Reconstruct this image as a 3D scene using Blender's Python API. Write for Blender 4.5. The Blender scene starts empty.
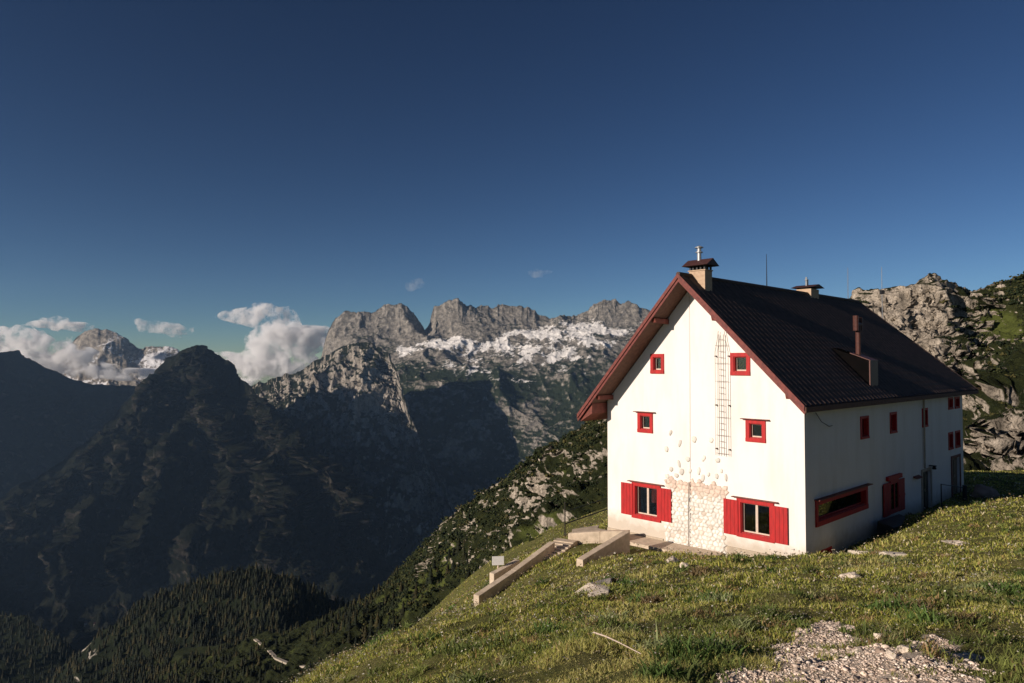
import bpy, bmesh, math, random
import numpy as np
from mathutils import Vector
from mathutils.geometry import tessellate_polygon

R = math.radians
random.seed(7)
rng = np.random.default_rng(11)
sc = bpy.context.scene
COL = sc.collection

# ------------------------------------------------------------------ camera
FPX = 711.0
PITCH = math.atan(21.5 / FPX)
cam_d = bpy.data.cameras.new('camera')
cam_d.sensor_width = 36.0
cam_d.lens = FPX / 1024 * 36.0
cam_d.clip_start = 0.1
cam_d.clip_end = 60000
cam = bpy.data.objects.new('camera', cam_d)
COL.objects.link(cam)
cam.location = (0, 0, 0)
cam.rotation_euler = (math.pi / 2 + PITCH, 0, 0)
sc.camera = cam

# ------------------------------------------------------------------ sun, sky, exposure
SUN = Vector((1.16, 0.669, -0.40)).normalized()          # direction the sunlight travels
SUN_EL = math.asin(-SUN.z)
SUN_AZ = math.atan2(-SUN.x, -SUN.y)                      # compass angle of the sun, from +Y towards +X
sun_d = bpy.data.lights.new('sun', 'SUN')
sun_d.energy = 5.0
sun_d.angle = R(0.5)
sun_d.color = (1.0, 0.865, 0.745)
sun = bpy.data.objects.new('sun', sun_d)
COL.objects.link(sun)
sun.rotation_euler = SUN.to_track_quat('-Z', 'Y').to_euler()
world = bpy.data.worlds.new('World')
sc.world = world
world.use_nodes = True
wn = world.node_tree
wn.nodes.clear()
w_out = wn.nodes.new('ShaderNodeOutputWorld')
w_bg = wn.nodes.new('ShaderNodeBackground')
w_sky = wn.nodes.new('ShaderNodeTexSky')
w_sky.sky_type = 'NISHITA'
w_sky.sun_disc = False
w_sky.sun_elevation = SUN_EL
w_sky.sun_rotation = SUN_AZ
w_sky.altitude = 2500
w_sky.air_density = 0.9
w_sky.dust_density = 0.25
w_sky.ozone_density = 1.6
w_gam = wn.nodes.new('ShaderNodeGamma')                  # polarising-filter contrast of the deep alpine sky
w_gam.inputs['Gamma'].default_value = 1.5
w_mul = wn.nodes.new('ShaderNodeMix'); w_mul.data_type = 'RGBA'; w_mul.blend_type = 'MULTIPLY'; w_mul.inputs[0].default_value = 1
w_mul.inputs[7].default_value = (0.33, 0.36, 0.38, 1)
w_bg.inputs['Strength'].default_value = 0.05
wn.links.new(w_sky.outputs[0], w_gam.inputs[0])
wn.links.new(w_gam.outputs[0], w_mul.inputs[6])
wn.links.new(w_mul.outputs[2], w_bg.inputs[0])
wn.links.new(w_bg.outputs[0], w_out.inputs[0])
sc.view_settings.view_transform = 'Standard'
sc.view_settings.look = 'None'
sc.view_settings.exposure = 0.2
sc.view_settings.gamma = 1.0
sc.cycles.use_denoising = True
sc.cycles.max_bounces = 6
sc.cycles.volume_bounces = 6
sc.cycles.transparent_max_bounces = 8
sc.cycles.volume_max_steps = 128

# ------------------------------------------------------------------ numeric helpers
_ct, _st = math.cos(PITCH), math.sin(PITCH)


def W(px, py, Y):
    """real-world point seen at a photo position when it stands Y metres ahead"""
    px = np.asarray(px, float); py = np.asarray(py, float); Y = np.asarray(Y, float)
    cx = (px - 512) / FPX
    cy = (341.5 - py) / FPX
    d = _ct - cy * _st
    return np.stack(np.broadcast_arrays(cx / d * Y, Y, (_st + cy * _ct) / d * Y), -1)


def PIX(p):
    p = np.asarray(p, float)
    f = p[..., 1] * _ct + p[..., 2] * _st
    u = -p[..., 1] * _st + p[..., 2] * _ct
    return 512 + FPX * p[..., 0] / f, 341.5 - FPX * u / f


_perm = np.random.default_rng(5).permutation(256)
_perm = np.concatenate([_perm, _perm, _perm])
_g3 = np.random.default_rng(6).normal(size=(256, 3))
_g3 /= np.linalg.norm(_g3, axis=1)[:, None]


def pn3(x, y, z):
    xi = np.floor(x).astype(np.int64); yi = np.floor(y).astype(np.int64); zi = np.floor(z).astype(np.int64)
    fx, fy, fz = x - xi, y - yi, z - zi
    xi &= 255; yi &= 255; zi &= 255
    u = fx * fx * fx * (fx * (fx * 6 - 15) + 10)
    v = fy * fy * fy * (fy * (fy * 6 - 15) + 10)
    w = fz * fz * fz * (fz * (fz * 6 - 15) + 10)

    def gr(a, b, c, dx, dy, dz):
        h = _perm[_perm[_perm[(xi + a) & 255] + ((yi + b) & 255)] + ((zi + c) & 255)]
        g = _g3[h]
        return g[..., 0] * dx + g[..., 1] * dy + g[..., 2] * dz
    l = lambda t, a, b: a + t * (b - a)
    return 1.6 * l(w, l(v, l(u, gr(0, 0, 0, fx, fy, fz), gr(1, 0, 0, fx - 1, fy, fz)),
                       l(u, gr(0, 1, 0, fx, fy - 1, fz), gr(1, 1, 0, fx - 1, fy - 1, fz))),
                   l(v, l(u, gr(0, 0, 1, fx, fy, fz - 1), gr(1, 0, 1, fx - 1, fy, fz - 1)),
                     l(u, gr(0, 1, 1, fx, fy - 1, fz - 1), gr(1, 1, 1, fx - 1, fy - 1, fz - 1))))


def fbm(p, s, octv=5, gain=0.5, zs=1.0, seed=0.0):
    x, y, z = p[..., 0] / s + seed, p[..., 1] / s + seed * 1.7, p[..., 2] / (s * zs) + seed * .3
    a, t, f = 1.0, 0.0, 1.0
    for _ in range(octv):
        t = t + a * pn3(x * f, y * f, z * f)
        a *= gain; f *= 2.03
    return t


def ridged(p, s, octv=6, gain=0.5, zs=1.0, seed=0.0):
    x, y, z = p[..., 0] / s + seed, p[..., 1] / s + seed * 1.7, p[..., 2] / (s * zs) + seed * .3
    a, t, f, w = 1.0, 0.0, 1.0, 1.0
    for _ in range(octv):
        n = 1 - np.abs(pn3(x * f, y * f, z * f)) * 1.6
        n = np.clip(n, -0.3, 1) ** 2
        t = t + a * n * w
        w = np.clip(n * 1.3, 0, 1)
        a *= gain; f *= 2.05
    return t - 0.9


def mesh_obj(name, verts, faces, mat, parent=None, smooth=False, colors=None, attrs=None):
    """faces: (n,3) or (n,4) int array, or a list of such arrays"""
    me = bpy.data.meshes.new(name)
    verts = np.ascontiguousarray(verts, np.float32)
    fl = faces if isinstance(faces, list) else [faces]
    fl = [np.asarray(f, np.int32) for f in fl if len(f)]
    loops = np.concatenate([f.ravel() for f in fl])
    tot = np.concatenate([np.full(len(f), f.shape[1], np.int32) for f in fl])
    start = np.concatenate([[0], np.cumsum(tot)[:-1]]).astype(np.int32)
    me.vertices.add(len(verts)); me.vertices.foreach_set('co', verts.ravel())
    me.loops.add(len(loops)); me.loops.foreach_set('vertex_index', loops)
    me.polygons.add(len(tot)); me.polygons.foreach_set('loop_start', start)
    me.polygons.foreach_set('loop_total', tot)
    if smooth:
        me.polygons.foreach_set('use_smooth', np.ones(len(tot), bool))
    me.update(calc_edges=True)
    if colors is not None:
        ca = me.color_attributes.new('tint', 'FLOAT_COLOR', 'POINT')
        c = np.ones((len(verts), 4), np.float32); c[:, :3] = colors
        ca.data.foreach_set('color', c.ravel())
    for k, a in (attrs or {}).items():
        at = me.attributes.new(k, 'FLOAT', 'POINT')
        at.data.foreach_set('value', np.ascontiguousarray(a, np.float32).ravel())
    me.validate()
    me.materials.append(mat)
    o = bpy.data.objects.new(name, me)
    COL.objects.link(o)
    if parent is not None:
        o.parent = parent
    return o


def tag(o, label=None, cat=None, group=None, kind=None):
    if label: o['label'] = label
    if cat: o['category'] = cat
    if group: o['group'] = group
    if kind: o['kind'] = kind
    return o


def empty(name, loc, rz=0.0, label=None, cat=None, group=None):
    o = bpy.data.objects.new(name, None)
    o.empty_display_size = 0.3
    o.location = loc
    o.rotation_euler = (0, 0, rz)
    COL.objects.link(o)
    return tag(o, label, cat, group)


# ------------------------------------------------------------------ materials
def new_mat(name):
    m = bpy.data.materials.new(name)
    m.use_nodes = True
    nt = m.node_tree
    bs = nt.nodes['Principled BSDF']
    return m, nt, bs


def N(nt, typ, **kw):
    n = nt.nodes.new(typ)
    for k, v in kw.items():
        if k.startswith('i_'):
            key = k[2:]
            n.inputs[int(key) if key.isdigit() else key.replace('_', ' ')].default_value = v
        else:
            setattr(n, k, v)
    return n


def ramp(nt, fac, stops):
    r = nt.nodes.new('ShaderNodeValToRGB')
    e = r.color_ramp.elements
    while len(e) > 1:
        e.remove(e[-1])
    e[0].position = stops[0][0]; e[0].color = (*stops[0][1], 1)
    for p, c in stops[1:]:
        q = e.new(p); q.color = (*c, 1)
    nt.links.new(fac, r.inputs[0])
    return r.outputs[0]


def noise(nt, scale, detail=6, rough=0.6, vec=None, dist=0.0):
    n = N(nt, 'ShaderNodeTexNoise', i_Scale=scale, i_Detail=detail, i_Roughness=rough, i_Distortion=dist)
    if vec is not None:
        nt.links.new(vec, n.inputs['Vector'])
    return n.outputs['Fac']


def math_(nt, op, a, b=None, c=None, clamp=False):
    n = N(nt, 'ShaderNodeMath', operation=op, use_clamp=clamp)
    for i, v in enumerate((a, b, c)):
        if v is None: continue
        if isinstance(v, (int, float)): n.inputs[i].default_value = v
        else: nt.links.new(v, n.inputs[i])
    return n.outputs[0]


def mixc(nt, fac, a, b, blend='MIX'):
    n = N(nt, 'ShaderNodeMix', data_type='RGBA', blend_type=blend)
    for i, v in ((0, fac), (6, a), (7, b)):
        if isinstance(v, (int, float)): n.inputs[i].default_value = v
        elif isinstance(v, tuple): n.inputs[i].default_value = (*v, 1)
        else: nt.links.new(v, n.inputs[i])
    return n.outputs[2]


def remap(nt, v, a, b, c=0.0, d=1.0):
    n = N(nt, 'ShaderNodeMapRange', clamp=True)
    nt.links.new(v, n.inputs[0])
    for i, q in zip((1, 2, 3, 4), (a, b, c, d)): n.inputs[i].default_value = q
    return n.outputs[0]


def bump(nt, bs, h, strength, dist):
    b = N(nt, 'ShaderNodeBump', i_Strength=strength, i_Distance=dist)
    nt.links.new(h, b.inputs['Height'])
    nt.links.new(b.outputs[0], bs.inputs['Normal'])


def objco(nt):
    return N(nt, 'ShaderNodeTexCoord').outputs['Object']


def simple_mat(name, col, col2=None, scale=4.0, rough=0.7, bumpd=0.0, metal=0.0, spec=0.3, stretch=None):
    m, nt, bs = new_mat(name)
    v = objco(nt)
    if stretch:
        mp = N(nt, 'ShaderNodeMapping', i_Scale=stretch)
        nt.links.new(v, mp.inputs[0]); v = mp.outputs[0]
    n1 = noise(nt, scale, 8, 0.62, v)
    c2 = col2 or tuple(q * 0.72 for q in col)
    nt.links.new(ramp(nt, n1, [(0.34, c2), (0.64, col)]), bs.inputs['Base Color'])
    bs.inputs['Roughness'].default_value = rough
    bs.inputs['Metallic'].default_value = metal
    bs.inputs['Specular IOR Level'].default_value = spec
    if bumpd:
        bump(nt, bs, noise(nt, scale * 6, 6, 0.6, v), 0.6, bumpd)
    return m


def terrain_mat(name, veg, rock, s, lo=0.55, hi=0.75, nz_noise=0.5, snowcol=(0.78, 0.78, 0.8), bumpd=1.0, zs=1.0, grassc=None):
    """rock where steep or where the 'rockm' attribute says so, snow where 'snowm' is high; s = feature size in metres"""
    m, nt, bs = new_mat(name)
    geo = N(nt, 'ShaderNodeNewGeometry')
    pos = geo.outputs['Position']
    mp = N(nt, 'ShaderNodeMapping', i_Scale=(1, 1, zs))
    nt.links.new(pos, mp.inputs[0])
    big = noise(nt, 1 / s, 8, 0.62, mp.outputs[0], 0.3)
    fine = noise(nt, 5 / s, 9, 0.7, mp.outputs[0])
    vfine = noise(nt, 24 / s, 6, 0.7, pos)
    sep = N(nt, 'ShaderNodeSeparateXYZ'); nt.links.new(geo.outputs['Normal'], sep.inputs[0])
    ra = N(nt, 'ShaderNodeAttribute', attribute_name='rockm').outputs['Fac']
    sa = N(nt, 'ShaderNodeAttribute', attribute_name='snowm').outputs['Fac']
    steep = math_(nt, 'SUBTRACT', 1.0, sep.outputs[2])
    f = math_(nt, 'ADD', steep, math_(nt, 'MULTIPLY', math_(nt, 'SUBTRACT', big, 0.5), nz_noise * 2.0))
    f = math_(nt, 'ADD', f, math_(nt, 'MULTIPLY', math_(nt, 'SUBTRACT', fine, 0.5), nz_noise * 2.0))
    f = math_(nt, 'ADD', f, ra)
    rf = remap(nt, f, lo, hi)
    vc = ramp(nt, fine, [(0.3, veg[0]), (0.5, veg[1]), (0.72, veg[2])])
    vc = mixc(nt, remap(nt, vfine, 0.35, 0.7), vc, veg[0])
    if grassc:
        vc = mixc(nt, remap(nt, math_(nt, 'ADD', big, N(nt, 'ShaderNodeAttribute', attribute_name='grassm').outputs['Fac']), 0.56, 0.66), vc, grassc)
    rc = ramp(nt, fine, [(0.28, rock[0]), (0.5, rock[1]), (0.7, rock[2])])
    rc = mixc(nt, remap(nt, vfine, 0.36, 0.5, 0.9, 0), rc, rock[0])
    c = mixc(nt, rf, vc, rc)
    sf = math_(nt, 'ADD', sa, math_(nt, 'MULTIPLY', math_(nt, 'SUBTRACT', fine, 0.5), 1.6))
    sf = math_(nt, 'SUBTRACT', sf, math_(nt, 'MULTIPLY', steep, 0.45))
    c = mixc(nt, remap(nt, math_(nt, 'ADD', sf, math_(nt, 'MULTIPLY', math_(nt, 'SUBTRACT', vfine, 0.5), 0.6)), 0.27, 0.37), c, snowcol)
    nt.links.new(c, bs.inputs['Base Color'])
    bs.inputs['Roughness'].default_value = 0.95
    bs.inputs['Specular IOR Level'].default_value = 0.1
    hh = math_(nt, 'ADD', fine, math_(nt, 'MULTIPLY', vfine, 0.5))
    bump(nt, bs, hh, 1.0, bumpd)
    return m


def tint_mat(name, rough=0.8, trans=0.0, spec=0.2):
    m, nt, bs = new_mat(name)
    a = N(nt, 'ShaderNodeAttribute', attribute_name='tint')
    nt.links.new(a.outputs['Color'], bs.inputs['Base Color'])
    bs.inputs['Roughness'].default_value = rough
    bs.inputs['Specular IOR Level'].default_value = spec
    if trans:
        tr = N(nt, 'ShaderNodeBsdfTranslucent')
        nt.links.new(a.outputs['Color'], tr.inputs[0])
        mx = N(nt, 'ShaderNodeMixShader', i_0=trans)
        nt.links.new(bs.outputs[0], mx.inputs[1]); nt.links.new(tr.outputs[0], mx.inputs[2])
        nt.links.new(mx.outputs[0], nt.nodes['Material Output'].inputs['Surface'])
    return m


M_tint = tint_mat('foliage_tint', 0.85)
M_leaf = tint_mat('grass_blade', 0.7, 0.4)

# ------------------------------------------------------------------ terrain patches
def resample(line, px):
    a = np.array(line, float)
    return np.interp(px, a[:, 0], a[:, 1]), np.exp(np.interp(px, a[:, 0], np.log(a[:, 2])))


def patch(name, lines, rows, px0, px1, ncol, mat, disp, ridge=1, jag=1.0, jag_s=None, seed=0.0,
          wr=0.25, attr=None, kind='structure'):
    """a sheet of land laid across several section lines (back foot, ridge, ..., front foot), then roughened"""
    px = np.linspace(px0, px1, ncol)
    L = [W(px, *resample(l, px)) for l in lines]
    grid, tt = [], []
    for i, n in enumerate(rows):
        for k in range(n):
            t = k / n
            grid.append(L[i] * (1 - t) + L[i + 1] * t); tt.append(i + t)
    grid.append(L[-1]); tt.append(len(rows))
    G = np.array(grid); T = np.array(tt)[:, None] * np.ones(ncol)
    k = np.array([1, 2, 3, 2, 1.]); k /= k.sum()            # soften the section lines, keep the ridge
    w = wr + (1 - wr) * np.clip(np.abs(T - ridge) / 0.45, 0, 1)
    Yr = L[ridge][:, 1]
    pxm = Yr / FPX
    js = jag_s or 22
    jx = np.stack([L[ridge][:, 0], L[ridge][:, 1] * 0 + seed * 9, L[ridge][:, 2] * 0], -1)
    j = fbm(jx, float(np.median(pxm)) * js, 6, 0.6, seed=seed)
    G[..., 2] += (j * pxm * jag)[None, :] * np.exp(-np.abs(T - ridge) * 3.0)
    def normals(G):
        du = np.gradient(G, axis=1); dv = np.gradient(G, axis=0)
        n = np.cross(du, dv)
        n /= np.maximum(np.linalg.norm(n, axis=-1, keepdims=True), 1e-9)
        n[n[..., 2] < 0] *= -1
        return n
    for (kind_, amp, s, octv, zs) in disp:
        n = normals(G)
        kk_ = 1.0
        if kind_.startswith('K'):
            P_ = PIX(G); kk_ = np.clip(1.5 * np.clip((P_[0] - 820) / 60, 0, 1) * np.clip((415 - P_[1]) / 30, 0, 1) * (1 - np.clip((P_[0] - 985) / 30, 0, 1)) + 1.2 * blob(P_[0], P_[1], 1005, 440, 40, 30) + .8 * blob(P_[0], P_[1], 545, 480, 40, 45), 0, 1)
            kind_ = kind_[1:]
        if kind_ == 'spurs':
            X_, Y_ = PIX(G); d = X_ * 0
            wx = X_ + 5 * fbm(G, 300, 3); wy = Y_ + 5 * fbm(G, 300, 3, seed=8)
            for crest, wd in s:
                for (ax_, ay_), (bx_, by_) in zip(crest[:-1], crest[1:]):
                    t_ = np.clip(((wx - ax_) * (bx_ - ax_) + (wy - ay_) * (by_ - ay_)) / ((bx_ - ax_) ** 2 + (by_ - ay_) ** 2), 0, 1)
                    d = np.maximum(d, np.clip(1 - np.hypot(wx - ax_ - t_ * (bx_ - ax_), wy - ay_ - t_ * (by_ - ay_)) / wd, 0, 1) ** 1.3)
        elif kind_ == 'strata':
            zz = G[..., 2] / s + 1.2 * fbm(G, s * 6, 3, .5, 1, seed)
            t_ = zz - np.floor(zz); d = np.minimum(t_ / .78, (1 - t_) / .22) - .5
            d = d * kk_
        elif kind_ == 'ridged': d = ridged(G, s, octv, 0.52, zs, seed)
        else: d = fbm(G, s, octv, 0.5, zs, seed + 3)
        G = G + n * (amp * d * w * kk_)[..., None]
    H, Wd = G.shape[:2]
    idx = np.arange(H * Wd).reshape(H, Wd)
    f = np.stack([idx[:-1, :-1], idx[1:, :-1], idx[1:, 1:], idx[:-1, 1:]], -1).reshape(-1, 4)
    V = G.reshape(-1, 3)
    at = {}
    P = PIX(G)
    for kk, fn in (attr or {}).items():
        at[kk] = fn(G, P[0], P[1], T).ravel()
    o = mesh_obj(name, V, f, mat, smooth=True, attrs=at)
    tag(o, kind=kind)
    return o, G, T, normals(G)


def blob(X, Y, cx, cy, rx, ry, rot=0.0):
    c, s = math.cos(R(rot)), math.sin(R(rot))
    dx, dy = X - cx, Y - cy
    return np.exp(-(((dx * c + dy * s) / rx) ** 2 + ((-dx * s + dy * c) / ry) ** 2))


def shift(line, dpy=0, fy=1.0, dY=0):
    return [(a, b + dpy, c * fy + dY) for a, b, c in line]


forest = ((0.014, 0.022, 0.012), (0.032, 0.044, 0.022), (0.065, 0.070, 0.034))
rockg = ((0.07, 0.062, 0.052), (0.32, 0.285, 0.24), (0.62, 0.56, 0.48))
M_far = terrain_mat('far_rock_snow', forest, rockg, 260, 0.1, 0.3, 0.3, bumpd=40)
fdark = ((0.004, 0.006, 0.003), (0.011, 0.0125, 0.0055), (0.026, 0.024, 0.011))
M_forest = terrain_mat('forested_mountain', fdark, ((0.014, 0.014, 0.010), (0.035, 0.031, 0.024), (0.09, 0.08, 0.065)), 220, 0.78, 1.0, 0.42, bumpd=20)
M_butt = terrain_mat('rocky_mountain', ((0.008, 0.012, 0.006), (0.02, 0.024, 0.011), (0.042, 0.042, 0.02)), rockg, 150, 0.42, 0.62, 0.5, bumpd=14, zs=0.45)
M_high = terrain_mat('high_mountain', forest, ((0.05, 0.047, 0.04), (0.27, 0.245, 0.21), (0.55, 0.50, 0.43)), 170, 0.16, 0.42, 0.45, bumpd=22, snowcol=(0.88, 0.85, 0.81))
M_side = terrain_mat('scrub_hillside', ((0.010, 0.014, 0.005), (0.026, 0.031, 0.010), (0.055, 0.058, 0.018)),
                     ((0.045, 0.04, 0.032), (0.35, 0.30, 0.24), (0.66, 0.575, 0.47)), 12, 0.52, 0.68, 0.34,
                     bumpd=0.9, zs=0.5, grassc=(0.075, 0.09, 0.022))
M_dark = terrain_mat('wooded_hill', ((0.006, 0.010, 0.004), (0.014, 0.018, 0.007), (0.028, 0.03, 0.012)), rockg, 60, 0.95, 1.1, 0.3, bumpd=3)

# far snowy peak beyond the clouds
far_r = [(-60, 392, 9600), (20, 372, 9600), (60, 350, 9600), (78, 336, 9600), (95, 329, 9600), (112, 331, 9600),
         (125, 341, 9600), (140, 347, 9600), (160, 346, 9600), (178, 352, 9600), (200, 372, 9600), (300, 410, 9600)]
patch('snowy_mountain', [[(-60, 480, 11200), (300, 480, 11200)], far_r, [(-60, 470, 8300), (300, 470, 8300)]],
      (20, 160), -60, 300, 380, M_far, [('ridged', 170, 900, 6, 1.0)], jag=3.0, seed=1.3,
      attr={'rockm': lambda G, X, Y, T: X * 0 + 0.4, 'snowm': lambda G, X, Y, T: 0.42 + 0.6 * fbm(G, 500, 4)})

# hazy dark range on the left
rB = [(-260, 300, 5600), (-120, 332, 5600), (-60, 345, 5600), (0, 351, 5600), (15, 353, 5600), (30, 357, 5600), (45, 366, 5600),
      (65, 373, 5600), (90, 383, 5600), (125, 383, 5600), (160, 390, 5600), (230, 420, 5600), (320, 450, 5600)]
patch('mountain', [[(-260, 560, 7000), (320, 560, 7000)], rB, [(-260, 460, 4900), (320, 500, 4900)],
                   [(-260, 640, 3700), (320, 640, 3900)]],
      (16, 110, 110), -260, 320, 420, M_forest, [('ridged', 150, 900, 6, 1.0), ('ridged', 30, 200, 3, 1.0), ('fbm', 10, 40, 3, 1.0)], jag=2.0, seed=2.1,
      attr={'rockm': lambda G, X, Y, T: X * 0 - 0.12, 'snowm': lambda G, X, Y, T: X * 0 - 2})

# dark pyramid-shaped mountain
rC = [(-200, 600, 2700), (-60, 535, 3000), (0, 500, 3300), (30, 480, 3500), (60, 460, 3650), (100, 428, 3850), (125, 402, 4000),
      (140, 388, 4080), (152, 378, 4150), (170, 360, 4200), (183, 352, 4200), (198, 347, 4200), (212, 354, 4180),
      (225, 361, 4120), (235, 370, 4020), (250, 386, 3850), (262, 400, 3700), (285, 422, 3450), (310, 448, 3250),
      (340, 490, 3050), (370, 540, 2850), (420, 600, 2600)]
spC = lambda G, X, Y, T: X * 0 - 0.1 + 0.30 * blob(X, Y, 205, 368, 10, 12) + 0.3 * blob(X, Y, 195, 450, 4, 4) + 0.15 * blob(X, Y, 150, 470, 60, 12, -40)
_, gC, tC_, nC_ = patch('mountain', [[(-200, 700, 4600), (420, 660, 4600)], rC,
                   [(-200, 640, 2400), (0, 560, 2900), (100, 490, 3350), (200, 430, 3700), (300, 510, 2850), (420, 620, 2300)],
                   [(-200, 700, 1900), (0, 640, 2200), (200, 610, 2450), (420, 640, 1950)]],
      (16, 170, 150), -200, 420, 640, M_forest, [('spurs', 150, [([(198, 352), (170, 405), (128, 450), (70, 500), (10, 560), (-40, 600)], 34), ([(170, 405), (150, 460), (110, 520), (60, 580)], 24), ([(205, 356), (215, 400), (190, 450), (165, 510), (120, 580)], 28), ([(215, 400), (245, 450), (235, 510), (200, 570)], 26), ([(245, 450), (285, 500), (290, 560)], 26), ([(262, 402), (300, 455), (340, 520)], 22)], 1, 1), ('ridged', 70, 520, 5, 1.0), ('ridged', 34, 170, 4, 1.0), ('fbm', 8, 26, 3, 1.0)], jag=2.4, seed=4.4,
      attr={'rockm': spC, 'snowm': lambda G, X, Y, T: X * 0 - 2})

# rocky buttress in the middle
rD = [(150, 420, 5100), (220, 398, 5050), (250, 385, 5000), (270, 378, 4980), (300, 370, 4950), (315, 362, 4930), (330, 352, 4900),
      (345, 346, 4880), (360, 343, 4860), (375, 345, 4840), (388, 349, 4800), (396, 362, 4700), (401, 378, 4600),
      (407, 400, 4450), (418, 430, 4300), (440, 478, 4050), (470, 545, 3700), (520, 620, 3300)]
rkD = lambda G, X, Y, T: X * 0 - 0.05 + 0.22 * blob(X, Y, 375, 395, 34, 40) + 0.24 * blob(X, Y, 418, 500, 12, 45, -15) \
    + 0.22 * blob(X, Y, 388, 470, 8, 55, -8) + 0.15 * blob(X, Y, 300, 380, 50, 14) - 0.45 * blob(X, Y, 330, 600, 120, 60) - 0.3 * blob(X, Y, 270, 470, 90, 60)
patch('rocky_mountain', [[(150, 560, 6000), (520, 660, 5000)], rD,
                         [(150, 470, 4500), (250, 420, 4600), (340, 385, 4600), (375, 372, 4620), (396, 392, 4480), (418, 460, 4150), (440, 515, 3850), (520, 640, 3150)],
                         [(150, 560, 3900), (250, 520, 4000), (345, 480, 4150), (385, 470, 4120), (430, 530, 3750), (520, 660, 3050)],
                         [(150, 660, 2900), (350, 630, 3000), (520, 690, 2700)]],
      (14, 70, 130, 140), 150, 520, 560, M_butt, [('ridged', 85, 520, 5, 2.2), ('ridged', 22, 120, 4, 2.5), ('fbm', 5, 28, 3, 2.0)], jag=3.0, jag_s=14, seed=7.7,
      attr={'rockm': rkD, 'snowm': lambda G, X, Y, T: X * 0 - 0.6 + 0.5 * blob(X, Y, 300, 378, 30, 5)})

# the high snowy group
rE = [(280, 440, 6400), (312, 385, 6350), (326, 335, 6350), (335, 319, 6350), (345, 311, 6350), (360, 309, 6350), (372, 313, 6380), (380, 310, 6400), (390, 303, 6400),
      (400, 303, 6400), (411, 309, 6400), (418, 319, 6480), (425, 329, 6500), (431, 322, 6450), (434, 309, 6350), (445, 303, 6300), (458, 300, 6300),
      (466, 306, 6320), (480, 305, 6400), (505, 305, 6420), (522, 307, 6420), (538, 312, 6420), (550, 318, 6420), (575, 315, 6400),
      (588, 310, 6350), (597, 303, 6300), (612, 300, 6300), (628, 302, 6300), (640, 306, 6300), (660, 316, 6300), (700, 330, 6300), (800, 345, 6300)]
E1 = [(280, 445, 6050), (326, 350, 6200), (350, 332, 6200), (372, 334, 6150), (400, 334, 6180), (424, 337, 6100), (445, 334, 6150),
      (470, 336, 6050), (500, 338, 6100), (540, 330, 6150), (575, 324, 6150), (600, 322, 6150), (640, 322, 6150), (800, 355, 6100)]
E2 = [(280, 450, 5700), (340, 385, 5700), (400, 356, 5750), (430, 356, 5700), (470, 362, 5700), (520, 352, 5750), (580, 345, 5700), (640, 345, 5700), (800, 380, 5600)]
E3 = [(280, 460, 5300), (380, 390, 5350), (405, 377, 5350), (440, 378, 5300), (480, 384, 5200), (510, 402, 5000), (548, 424, 4800), (600, 400, 5000), (800, 420, 5000)]
E4 = [(280, 560, 4700), (400, 520, 4600), (470, 520, 4500), (520, 500, 4400), (560, 470, 4400), (640, 480, 4400), (800, 480, 4400)]
snE = lambda G, X, Y, T: -0.45 + 1.15 * blob(X, Y, 445, 345, 42, 8, 0) + 0.8 * blob(X, Y, 403, 352, 12, 7, -20) + 0.8 * blob(X, Y, 520, 333, 22, 4) \
    + 1.1 * blob(X, Y, 590, 330, 60, 15, 0) + 0.75 * blob(X, Y, 480, 372, 60, 10, 15) + 0.6 * blob(X, Y, 385, 316, 6, 3) + 0.75 * blob(X, Y, 570, 358, 70, 20, 10) + 0.5 * blob(X, Y, 500, 350, 50, 14, 10) + 0.5 * fbm(G, 200, 4, 0.6)
rkE = lambda G, X, Y, T: 0.22 - 0.45 * np.clip((T - 3.0) / 0.7, 0, 1) + 0.4 * blob(X, Y, 535, 415, 22, 22, 40)
patch('snowy_mountain', [[(280, 520, 7150), (800, 520, 7150)], rE, E1, E2, E3, E4],
      (14, 60, 60, 70, 120), 280, 800, 900, M_high, [('ridged', 42, 620, 4, 1.3), ('ridged', 12, 150, 4, 2.6), ('strata', 2.2, 31, 1, 1), ('fbm', 3, 30, 4, 1.0)],
      jag=3.2, jag_s=12, seed=9.2, wr=0.35, attr={'rockm': rkE, 'snowm': snE})

# wooded hills down in the valley
rH = [(-80, 760, 1100), (40, 690, 1050), (70, 655, 1020), (100, 630, 1000), (130, 610, 980), (160, 592, 960), (200, 576, 940), (235, 567, 920), (260, 565, 900),
      (290, 572, 880), (320, 588, 860), (345, 603, 850), (380, 625, 820), (440, 670, 760)]
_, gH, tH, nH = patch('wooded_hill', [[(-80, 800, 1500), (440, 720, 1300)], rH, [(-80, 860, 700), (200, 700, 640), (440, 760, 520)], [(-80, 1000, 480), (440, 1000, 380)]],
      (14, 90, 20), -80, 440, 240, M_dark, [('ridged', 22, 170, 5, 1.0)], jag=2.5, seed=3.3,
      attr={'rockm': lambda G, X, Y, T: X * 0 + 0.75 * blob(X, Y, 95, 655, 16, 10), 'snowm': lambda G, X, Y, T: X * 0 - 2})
rI = [(-200, 560, 1500), (-80, 590, 1400), (0, 611, 1300), (30, 618, 1250), (55, 630, 1200), (75, 652, 1150), (95, 700, 1100), (140, 780, 1050)]
_, gI, tI, nI = patch('wooded_hill', [[(-200, 700, 2100), (140, 800, 1700)], rI, [(-200, 800, 800), (140, 900, 700)]],
      (12, 80), -200, 140, 150, M_dark, [('ridged', 24, 190, 5, 1.0)], jag=2.5, seed=5.3,
      attr={'rockm': lambda G, X, Y, T: X * 0 - .2, 'snowm': lambda G, X, Y, T: X * 0 - 2})

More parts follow.
